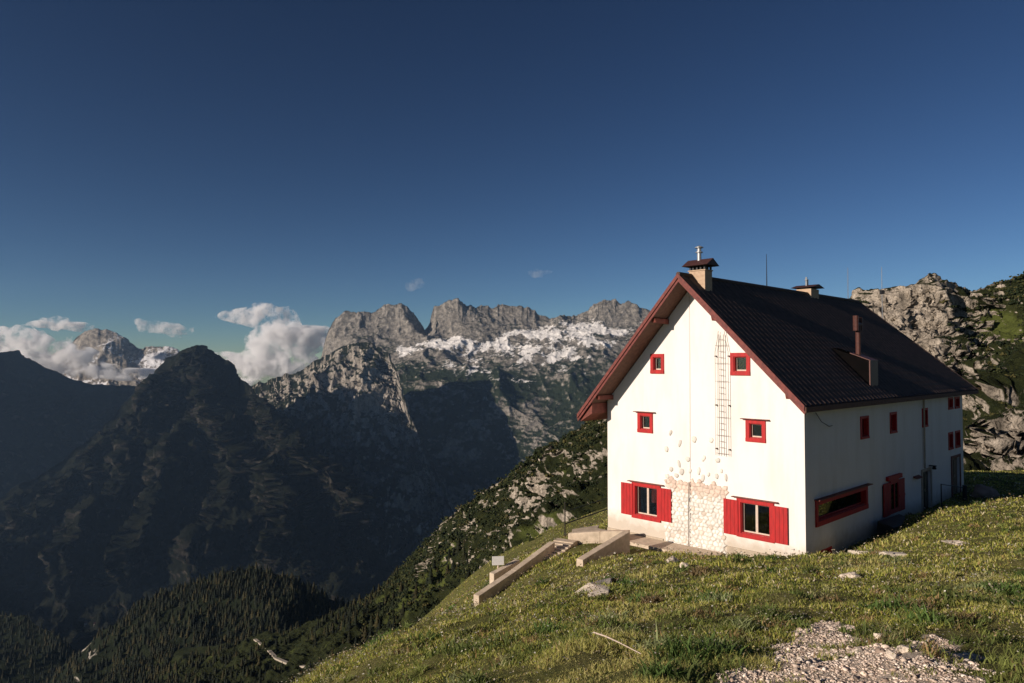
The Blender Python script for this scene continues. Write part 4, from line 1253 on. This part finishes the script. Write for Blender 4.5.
# tall herb clumps
cx_, cy_ = scatter(420, 6, 40)
k_ = ~stony(cx_, cy_) & (fbm(np.stack([cx_, cy_, cx_ * 0], -1), 2.2, 2, seed=33) > .12); cx_, cy_ = cx_[k_], cy_[k_]
rep = 120
x = np.repeat(cx_, rep); y = np.repeat(cy_, rep); rad = np.repeat(rng.uniform(.15, .55, len(cx_)), rep)
a = rng.uniform(0, 6.283, len(x)); rr = rad * np.sqrt(rng.random(len(x))); x = x + np.cos(a) * rr; y = y + np.sin(a) * rr
ok = plantable(x, y); x, y, rr, rad = x[ok], y[ok], rr[ok], rad[ok]; n = len(x)
cc = np.repeat(pal(len(cx_), [(.10, .16, .04), (.16, .20, .06), (.30, .22, .11), (.24, .27, .12)], [4, 3, 1, 1]), rep, 0)[ok]
blades(x, y, (.34 - .2 * rr / rad) * rng.uniform(.5, 1.1, n), np.maximum(.02, .0018 * y) * rng.uniform(.8, 1.5, n), rng.uniform(.3, .9, n), cc * rng.uniform(.75, 1.25, (n, 1)), 'herb_clumps', M_leaf)

# flower heads and pale seed heads
x, y = scatter(48000, 4.6, 55, gamma=.75)
nf = fbm(np.stack([x, y, x * 0], -1), 2.6, 3, seed=21)
pxf, _ = PIX(np.stack([x, y, gz(x, y)], -1))
dens = .18 + .8 * np.clip(nf * 1.4, 0, 1) + .45 * np.clip((620 - pxf) / 200, 0, 1) * np.clip(nf + .4, 0, 1)
k_ = rng.random(len(x)) < dens; x, y = x[k_], y[k_]; n = len(x)
z = gz(x, y) + rng.uniform(.10, .26, n)
s_ = np.maximum(.008, .00125 * y) * rng.uniform(.5, 1.25, n)
VV, CC = [], []
cf = pal(n, [(.75, .72, .62), (.6, .53, .40), (.46, .34, .2), (.6, .52, .22)], [2, 3, 2, .4])
ang = np.linspace(0, 2 * math.pi, 7)[:-1]
tx, ty = rng.normal(0, .4, n), rng.normal(0, .4, n) - .35
for a in ang:
    dx, dy = np.cos(a) * s_, np.sin(a) * s_
    VV.append(np.stack([x + dx, y + dy, z + dx * tx + dy * ty], -1))
VV.append(np.stack([x, y, z - s_ * .8], -1))
V = np.stack(VV, 1).reshape(-1, 3); k = np.arange(n)[:, None] * 7
F = np.concatenate([k + np.array([i, (i + 1) % 6, 6]) for i in range(6)] + [k + np.array([0, 1, 2]), k + np.array([0, 2, 3]), k + np.array([0, 3, 4]), k + np.array([0, 4, 5])])
tag(mesh_obj('wildflowers', V, F, M_leaf, colors=np.repeat(cf, 7, 0)), kind='stuff')

# ------------------------------------------------------------------ stones
bm = bmesh.new(); bmesh.ops.create_icosphere(bm, subdivisions=1, radius=1)
s1v = np.array([v.co[:] for v in bm.verts]); s1f = np.array([[v.index for v in f.verts] for f in bm.faces]); bm.free()
bm = bmesh.new(); bmesh.ops.create_icosphere(bm, subdivisions=4, radius=1)
s4v = np.array([v.co[:] for v in bm.verts]); s4f = np.array([[v.index for v in f.verts] for f in bm.faces]); bm.free()
xs_, ys_ = [], []
bx0, bx1 = min(p[0] for p in stone_poly) - .6, max(p[0] for p in stone_poly) + .6
by0, by1 = min(p[1] for p in stone_poly) - .6, max(p[1] for p in stone_poly) + .6
x = rng.uniform(bx0, bx1, 120000); y = rng.uniform(by0, by1, 120000)
k_ = stony(x, y); x, y = x[k_][:17000], y[k_][:17000]
n = len(x)
r_ = .005 + .013 * rng.random(n) ** 3 + .03 * (rng.random(n) < .02) * rng.random(n)
sc_ = rng.uniform(.6, 1.4, (n, 3)) * r_[:, None]; sc_[:, 2] *= .6
jit = rng.uniform(.5, 1.4, (n, 12, 1))
V = s1v[None] * jit * sc_[:, None, :]
a = rng.uniform(0, 6.28, n); ca, sa_ = np.cos(a)[:, None], np.sin(a)[:, None]
V = np.stack([V[..., 0] * ca - V[..., 1] * sa_, V[..., 0] * sa_ + V[..., 1] * ca, V[..., 2]], -1) + np.stack([x, y, gz(x, y) + r_ * .25], -1)[:, None]
F = (s1f[None] + (np.arange(n) * 12)[:, None, None]).reshape(-1, 3)
cg = pal(n, [(.68, .55, .45), (.56, .45, .36), (.76, .66, .56), (.40, .30, .235)], [3, 3, 1.5, 1.5])
tag(mesh_obj('gravel', V.reshape(-1, 3), F, M_tint, colors=np.repeat(cg, 12, 0)), kind='stuff')

M_rock = simple_mat('pale_limestone_rock', (.80, .69, .56), (.58, .48, .38), 5, .95, .03)


def rock(px, py, w_m, h_m, seed, label, d_m=None, rot=0.0, name='rock', sink=.3):
    g = find_ground(px, py)
    q = s4v.copy()
    dd = 0.5 * fbm(q + seed * 5, 1.3, 4, .5)
    q *= (1 + dd)[:, None]
    rr_ = np.random.default_rng(seed)
    for _ in range(11):                                     # broken flat faces
        nn_ = rr_.normal(size=3); nn_ /= np.linalg.norm(nn_); t_ = q @ nn_ - rr_.uniform(.5, .8)
        q = q - nn_ * np.clip(t_, 0, None)[:, None]
    q = q * 1.25 * (1 + .05 * fbm(q + seed, .35, 3))[:, None]
    q = q * np.array([w_m / 2, (d_m or w_m * .7) / 2, h_m])
    ca, sa_ = math.cos(R(rot)), math.sin(R(rot))
    q = np.stack([q[:, 0] * ca - q[:, 1] * sa_, q[:, 0] * sa_ + q[:, 1] * ca, q[:, 2] * 1.0 + h_m * (.5 - sink)], -1)
    o = mesh_obj(name, q, s4f, M_rock, smooth=False)
    o.location = g.tolist()
    return tag(o, label, 'rock', 'loose rocks in the meadow')


rocks = [         (893, 658, .16, .05, 2, 'pale angular stone at the upper edge of the stony patch, left of a dark gap'),
         (878, 640, .15, .05, 3, 'bright whitish rock jutting out above the bare stony patch'),
         (931, 642, .13, .04, 4, 'small pale stone at the tip of the narrow right arm of the stony patch'),
         (905, 655, .15, .035, 5, 'flat pale stone low at the right side of the main stony patch'),
         (672, 563, .55, .22, 6, 'pale rounded boulder in the grass just below the walkway in front of the stone facing'),
         (683, 567, .35, .12, 7, 'small stone lying beside the boulder below the walkway'),
         (850, 578, .35, .09, 10, 'low pale stone in the grass a little below the sunlit house corner'),
         (858, 655, .17, .05, 11, 'pale stone sitting in the very middle of the stony patch'),
         (800, 662, .12, .03, 12, 'small stone among the gravel, leftmost one in the stony patch'),
         (957, 545, .8, .1, 13, 'wide flat pale stone showing through the grassy mound right of the house'),
         (912, 672, .24, .05, 14, 'flat stone near the bottom of the picture under the stony patch edge')]
for r in rocks:
    if r[1] > 671: continue
    rock(r[0], r[1], r[2], r[3], r[4], r[5], r[6] if len(r) > 6 else None, r[7] if len(r) > 7 else r[4] * 37)
bl = tag(mesh_obj('boulder', s4v * (1 + .3 * fbm(s4v, 1.2, 4))[:, None] * np.array([.75, .7, .62]), s4f, simple_mat('pinkish_boulder', (.36, .27, .22), (.22, .16, .13), 3, .95, .03), smooth=True),
         'pinkish round boulder in the shade beside the far door of the house', 'boulder')
bl.location = HW(21.7, -1.6, -.15).tolist()
# dry stick in the grass
a, b = find_ground(594, 648), find_ground(641, 667)
tag(MB().tube([a + [0, 0, .17], a * .7 + b * .3 + [0, 0, .175], a * .4 + b * .6 + [0, 0, .16], b + [0, 0, .13]], .010, 6, .005).build('stick', M_wood), 'long pale dry stick lying in the foreground grass', 'stick')


# ------------------------------------------------------------------ trees and scrub
def ground_on(G):
    H_, W_ = G.shape[:2]
    def f(i, j): return G[np.clip(i.astype(int), 0, H_ - 1), np.clip(j.astype(int), 0, W_ - 1)]
    return f


def conifers(P, hts, name, seed, cols, tiers=4, nside=6):
    """spiky trees, several ragged skirts each; returns one mesh"""
    r_ = np.random.default_rng(seed); n = len(P)
    VV, FF, CC = [], [], []
    tot = 0
    for t in range(tiers):
        z0 = hts * (.08 + .84 * t / tiers); z1 = hts * (.08 + .84 * (t + 1.55) / tiers); z1 = np.minimum(z1, hts)
        r0 = hts * (.25 * (1 - t / tiers) + .035)
        a0 = r_.uniform(0, 6.28, n)
        ring = []
        for s in range(nside * 2):
            a = a0 + s * math.pi / nside
            rr = r0 * (r_.uniform(.85, 1.25, n) if s % 2 == 0 else r_.uniform(.4, .65, n))
            zz = z0 - (hts * .02 if s % 2 == 0 else -hts * .03)
            ring.append(P + np.stack([np.cos(a) * rr, np.sin(a) * rr, zz], -1))
        ring.append(P + np.stack([0 * z1, 0 * z1, z1], -1))
        V = np.stack(ring, 1); k = nside * 2
        FF.append((np.array([[s, (s + 1) % k, k] for s in range(k)])[None] + (np.arange(n) * (k + 1))[:, None, None]).reshape(-1, 3) + tot)
        tot += n * (k + 1); VV.append(V.reshape(-1, 3)); CC.append(np.repeat(cols, k + 1, 0))
    return mesh_obj(name, np.concatenate(VV), np.concatenate(FF), M_tint, colors=np.concatenate(CC))


def forest_on(G, T, tlo, thi, n, hts, name, seed, keepf=None, tiers=4, nside=5, cols=None, minn=0.0):
    r_ = np.random.default_rng(seed)
    H_, W_ = G.shape[:2]
    row = np.where((T[:, 0] >= tlo) & (T[:, 0] <= thi))[0]
    i = r_.choice(row, n); j = r_.integers(0, W_ - 1, n)
    P = G[i, j] + (G[np.clip(i + 1, 0, H_ - 1), np.clip(j + 1, 0, W_ - 1)] - G[i, j]) * r_.random((n, 1))
    X, Y = PIX(P)
    k = (X > -60) & (X < 1100) & (Y < 720)
    if keepf is not None: k &= keepf(X, Y, P, r_)
    P = P[k]; n = len(P)
    hh = r_.uniform(*hts, n)
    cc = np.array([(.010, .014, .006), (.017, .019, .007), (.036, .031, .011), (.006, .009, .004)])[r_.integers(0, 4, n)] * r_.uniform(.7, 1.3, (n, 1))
    return tag(conifers(P - [0, 0, .5], hh, name, seed, cc, tiers, nside), kind='stuff')


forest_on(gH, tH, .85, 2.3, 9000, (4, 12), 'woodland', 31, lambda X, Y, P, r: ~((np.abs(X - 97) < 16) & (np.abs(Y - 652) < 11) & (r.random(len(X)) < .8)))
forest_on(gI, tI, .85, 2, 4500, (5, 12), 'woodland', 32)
clr = lambda X, Y, P, r: (fbm(P, 120, 3) - .1 + .9 * blob(X, Y, 330, 625, 60, 26) + .7 * blob(X, Y, 150, 690, 90, 40) - 2.0 * blob(X, Y, 300, 658, 48, 18) - .5 * blob(X, Y, 400, 640, 60, 20)) > .12
forest_on(gK, tK, .9, 2.6, 7000, (3, 9), 'woodland', 33, clr)
gs = lambda X, Y, P, r: (X < 470) & (blob(X, Y, 292, 658, 34, 16) < .45) & ((fbm(P, 60, 3) + (470 - X) / 260 - .25) > .1)
forest_on(gG, tG, .95, 3.6, 9000, (2, 7), 'woodland', 34, gs)


def shrubs(G, T, Nn, tlo, thi, n, size, name, seed, keepf):
    r_ = np.random.default_rng(seed); H_, W_ = G.shape[:2]
    row = np.where((T[:, 0] >= tlo) & (T[:, 0] <= thi))[0]
    i = r_.choice(row, n); j = r_.integers(0, W_, n)
    P = G[i, j]; nz = Nn[i, j, 2]
    X, Y = PIX(P)
    k = (X > -30) & (X < 1090) & (Y < 700) & keepf(X, Y, P, nz, r_)
    P = P[k]; n = len(P)
    ncl = 10
    sz0 = r_.uniform(*size, n) * np.clip(P[:, 1] / 260, .3, 1.6)
    P = np.repeat(P, ncl, 0); sz = np.repeat(sz0, ncl)
    P = P + r_.normal(0, .55, (len(P), 3)) * sz[:, None] * [1, 1, .35]
    nb = len(P)
    s = (sz * r_.uniform(.15, .42, nb))[:, None, None]
    V = s1v[None] * r_.uniform(.55, 1.45, (nb, 12, 1)) * s * np.array([1, 1, .8]) + P[:, None]
    V[..., 2] += (sz * .12)[:, None]
    F = (s1f[None] + (np.arange(nb) * 12)[:, None, None]).reshape(-1, 3)
    cc = np.repeat(np.array([(.012, .019, .006), (.022, .029, .009), (.04, .044, .013), (.065, .058, .018)])[r_.choice(4, n, p=[.35, .35, .2, .1])], ncl, 0) * r_.uniform(.75, 1.25, (nb, 1))
    return tag(mesh_obj(name, V.reshape(-1, 3), F, M_tint, colors=np.repeat(cc, 12, 0)), kind='stuff')


rkv = lambda X, Y: rkG(None, X, Y, None)
shrubs(gG, tG, nG, .98, 3.9, 34000, (.7, 1.6), 'mountain_scrub', 41,
       lambda X, Y, P, nz, r: (((1 - nz) * .9 + rkv(X, Y) + .35 * fbm(P, 14, 3)) < .36) & (blob(X, Y, 1000, 322, 26, 22) < .45) & (X > 360) & ~((X > 820) & (X < 992) & (Y < 300)))

# big flat slab in the grass
cs = [find_ground(*q) for q in ((574, 593), (588, 588), (612, 582), (609, 596), (592, 598))]
tops = [c + np.array([0, 0, hh_]) for c, hh_ in zip(cs, (.0, .13, .14, .12, .04))]
mb = MB(); mb.add([(p[0], p[1], p[2] - .6) for p in tops] + [tuple(p) for p in tops] + [tuple(np.mean(tops, 0) + [0, 0, .05])], [(i, (i + 1) % 5, 5 + (i + 1) % 5, 5 + i) for i in range(5)] + [(5 + i, 5 + (i + 1) % 5, 10) for i in range(5)])
tag(mb.build('rock', M_rock, bev=.03), 'large pale flat slab of rock lying in the grass below the wing wall', 'rock', 'loose rocks in the meadow')

# track through the clearing
XK, YK = PIX(gG)
tp = []
for q in ((255, 640), (262, 645), (270, 652), (277, 659), (288, 664), (303, 667), (316, 668)):
    dd = (XK - q[0]) ** 2 + (YK - q[1]) ** 2 + 1e4 * (tG < 1.0)
    k_ = np.unravel_index(np.argmin(dd), dd.shape); tp.append(gG[k_])
tp = np.array(tp); mb = MB()
for a, b in zip(tp[:-1], tp[1:]): mb.beam((a[0], a[1], a[2] + .35), (b[0], b[1], b[2] + .35), 2.2, .9)
tag(mb.build('track', simple_mat('gravel_track', (.42, .36, .28), (.32, .27, .21), .4, .95)), kind='structure')

# farm buildings far down on the foot of the dark mountain
XC, YC = PIX(gC)
for q, sz, lab in (((86, 624), 9, 'tiny pale farmhouse in the dark valley, left one of the close pair'), ((95, 625), 7, 'tiny pale barn in the dark valley, right one of the close pair'),
                   ((135, 624), 10, 'tiny pale house standing alone in the dark valley, right of the close pair')):
    dd = (XC - q[0]) ** 2 + (YC - q[1]) ** 2 + 1e4 * (tC_ < 1.0)
    g = gC[np.unravel_index(np.argmin(dd), dd.shape)]
    hs = empty('farmhouse', g.tolist(), .4, lab, 'house', 'far farm buildings on the valley floor')
    MB().box(-sz / 2, sz / 2, -4, 4, -6, 5).build('wall', M_wall, hs)
    MB().add([(-sz / 2 - .5, -4.8, 4.6), (sz / 2 + .5, -4.8, 4.6), (sz / 2 + .5, 4.8, 4.6), (-sz / 2 - .5, 4.8, 4.6), (-sz / 2 - .5, 0, 8), (sz / 2 + .5, 0, 8)],
             [(0, 1, 5, 4), (3, 4, 5, 2), (0, 4, 3), (1, 2, 5), (0, 3, 2, 1)]).build('roof', M_cap, hs)

# ------------------------------------------------------------------ haze
m = bpy.data.materials.new('valley_haze'); m.use_nodes = True; nt = m.node_tree; nt.nodes.clear()
o_ = nt.nodes.new('ShaderNodeOutputMaterial'); v_ = nt.nodes.new('ShaderNodeVolumePrincipled')
v_.inputs['Color'].default_value = (0.42, 0.66, 1.0, 1)
v_.inputs['Density'].default_value = 2.2e-5
v_.inputs['Anisotropy'].default_value = 0.25
nt.links.new(v_.outputs[0], o_.inputs['Volume'])
tag(MB().box(-9200, 9200, -3200, 7260, -1020, 800).build('haze', m), kind='stuff')

# ------------------------------------------------------------------ clouds beyond the haze
def cloud(name, puffs, Y, depth, dens, label, seed, nscale=1.0, thr=.42):
    """volume cloud inside a lumpy hull: puffs are (px,py,rx,ry) seen at distance Y"""
    cen = W(np.mean([p[0] for p in puffs]), np.mean([p[1] for p in puffs]), Y)
    bm = bmesh.new()
    for (px, py, rx, ry) in puffs:
        c = W(px, py, Y) - cen; k = Y / FPX
        r = bmesh.ops.create_icosphere(bm, subdivisions=3, radius=1)
        for v in r['verts']:
            v.co = Vector((c[0] + v.co.x * rx * k, c[1] + v.co.y * max(rx, ry) * k * depth, c[2] + v.co.z * ry * k))
    me = bpy.data.meshes.new(name); bm.to_mesh(me); bm.free()
    o = bpy.data.objects.new(name, me); COL.objects.link(o); o.location = cen.tolist()
    rm = o.modifiers.new('remesh', 'REMESH'); rm.mode = 'VOXEL'; rm.voxel_size = 40
    dg = bpy.context.evaluated_depsgraph_get(); me2 = bpy.data.meshes.new_from_object(o.evaluated_get(dg)); o.modifiers.clear(); o.data = me2
    me2.name = name
    co = np.empty(len(me2.vertices) * 3); me2.vertices.foreach_get('co', co); co = co.reshape(-1, 3)
    nr = co - co.mean(0); nr /= np.linalg.norm(nr, axis=1)[:, None]
    k = Y / FPX
    co = co + nr * (fbm(co, 22 * k * nscale, 5, .55, seed=seed) * 8.5 * k * nscale)[:, None]
    me2.vertices.foreach_set('co', co.ravel()); me2.update()
    m = bpy.data.materials.new(name + '_vapour'); m.use_nodes = True; nt = m.node_tree; nt.nodes.clear()
    out = nt.nodes.new('ShaderNodeOutputMaterial'); vs = nt.nodes.new('ShaderNodeVolumePrincipled')
    vs.inputs['Color'].default_value = (1, 1, 1, 1); vs.inputs['Anisotropy'].default_value = 0.0
    n1 = noise(nt, 1 / (15 * k * nscale), 9, 0.68, objco(nt))
    nt.links.new(remap(nt, n1, thr + .05, thr + .19, 0, dens * 2.2), vs.inputs['Density'])
    nt.links.new(vs.outputs[0], out.inputs['Volume'])
    me2.materials.clear(); me2.materials.append(m)
    return tag(o, label, 'cloud', 'clouds beyond the mountains')


cloud('cloud', [(232, 318, 14, 4), (250, 317, 18, 9), (265, 312, 12, 6), (275, 322, 22, 12), (285, 340, 36, 20), (305, 338, 30, 15), (262, 362, 30, 18), (245, 372, 18, 14), (325, 342, 16, 9), (225, 356, 14, 5), (290, 365, 30, 18)],
      7900, .8, .013, 'big bright cumulus cloud rising behind the dark pyramid mountain', 1.0)
cloud('cloud', [(-20, 342, 34, 15), (15, 341, 30, 14), (42, 347, 30, 14), (68, 358, 30, 14), (95, 371, 30, 9), (125, 374, 26, 7), (150, 374, 18, 6), (20, 365, 60, 14)],
      8000, .5, .013, 'long bank of cloud on the left lying against the far snowy peak', 2.0)
cloud('cloud', [(45, 324, 18, 5), (65, 326, 22, 6), (82, 328, 12, 4)], 8800, .6, .009, 'thin flat cloud floating above the left shoulder of the far snowy peak', 3.0, .7)
cloud('cloud', [(140, 322, 8, 4), (155, 327, 14, 7), (172, 331, 18, 7), (188, 331, 8, 5)], 8800, .6, .006, 'faint small cloud puff hanging just right of the far snowy peak', 4.0, .7)
cloud('cloud', [(412, 285, 9, 6), (420, 283, 8, 4)], 8800, .6, .0012, 'wispy scrap of cloud in the blue sky above the middle peaks', 5.0, .6)
cloud('cloud', [(535, 273, 12, 4), (545, 272, 8, 3)], 8800, .6, .0012, 'smallest faint cloud wisp in the sky above the snowfields', 6.0, .6)
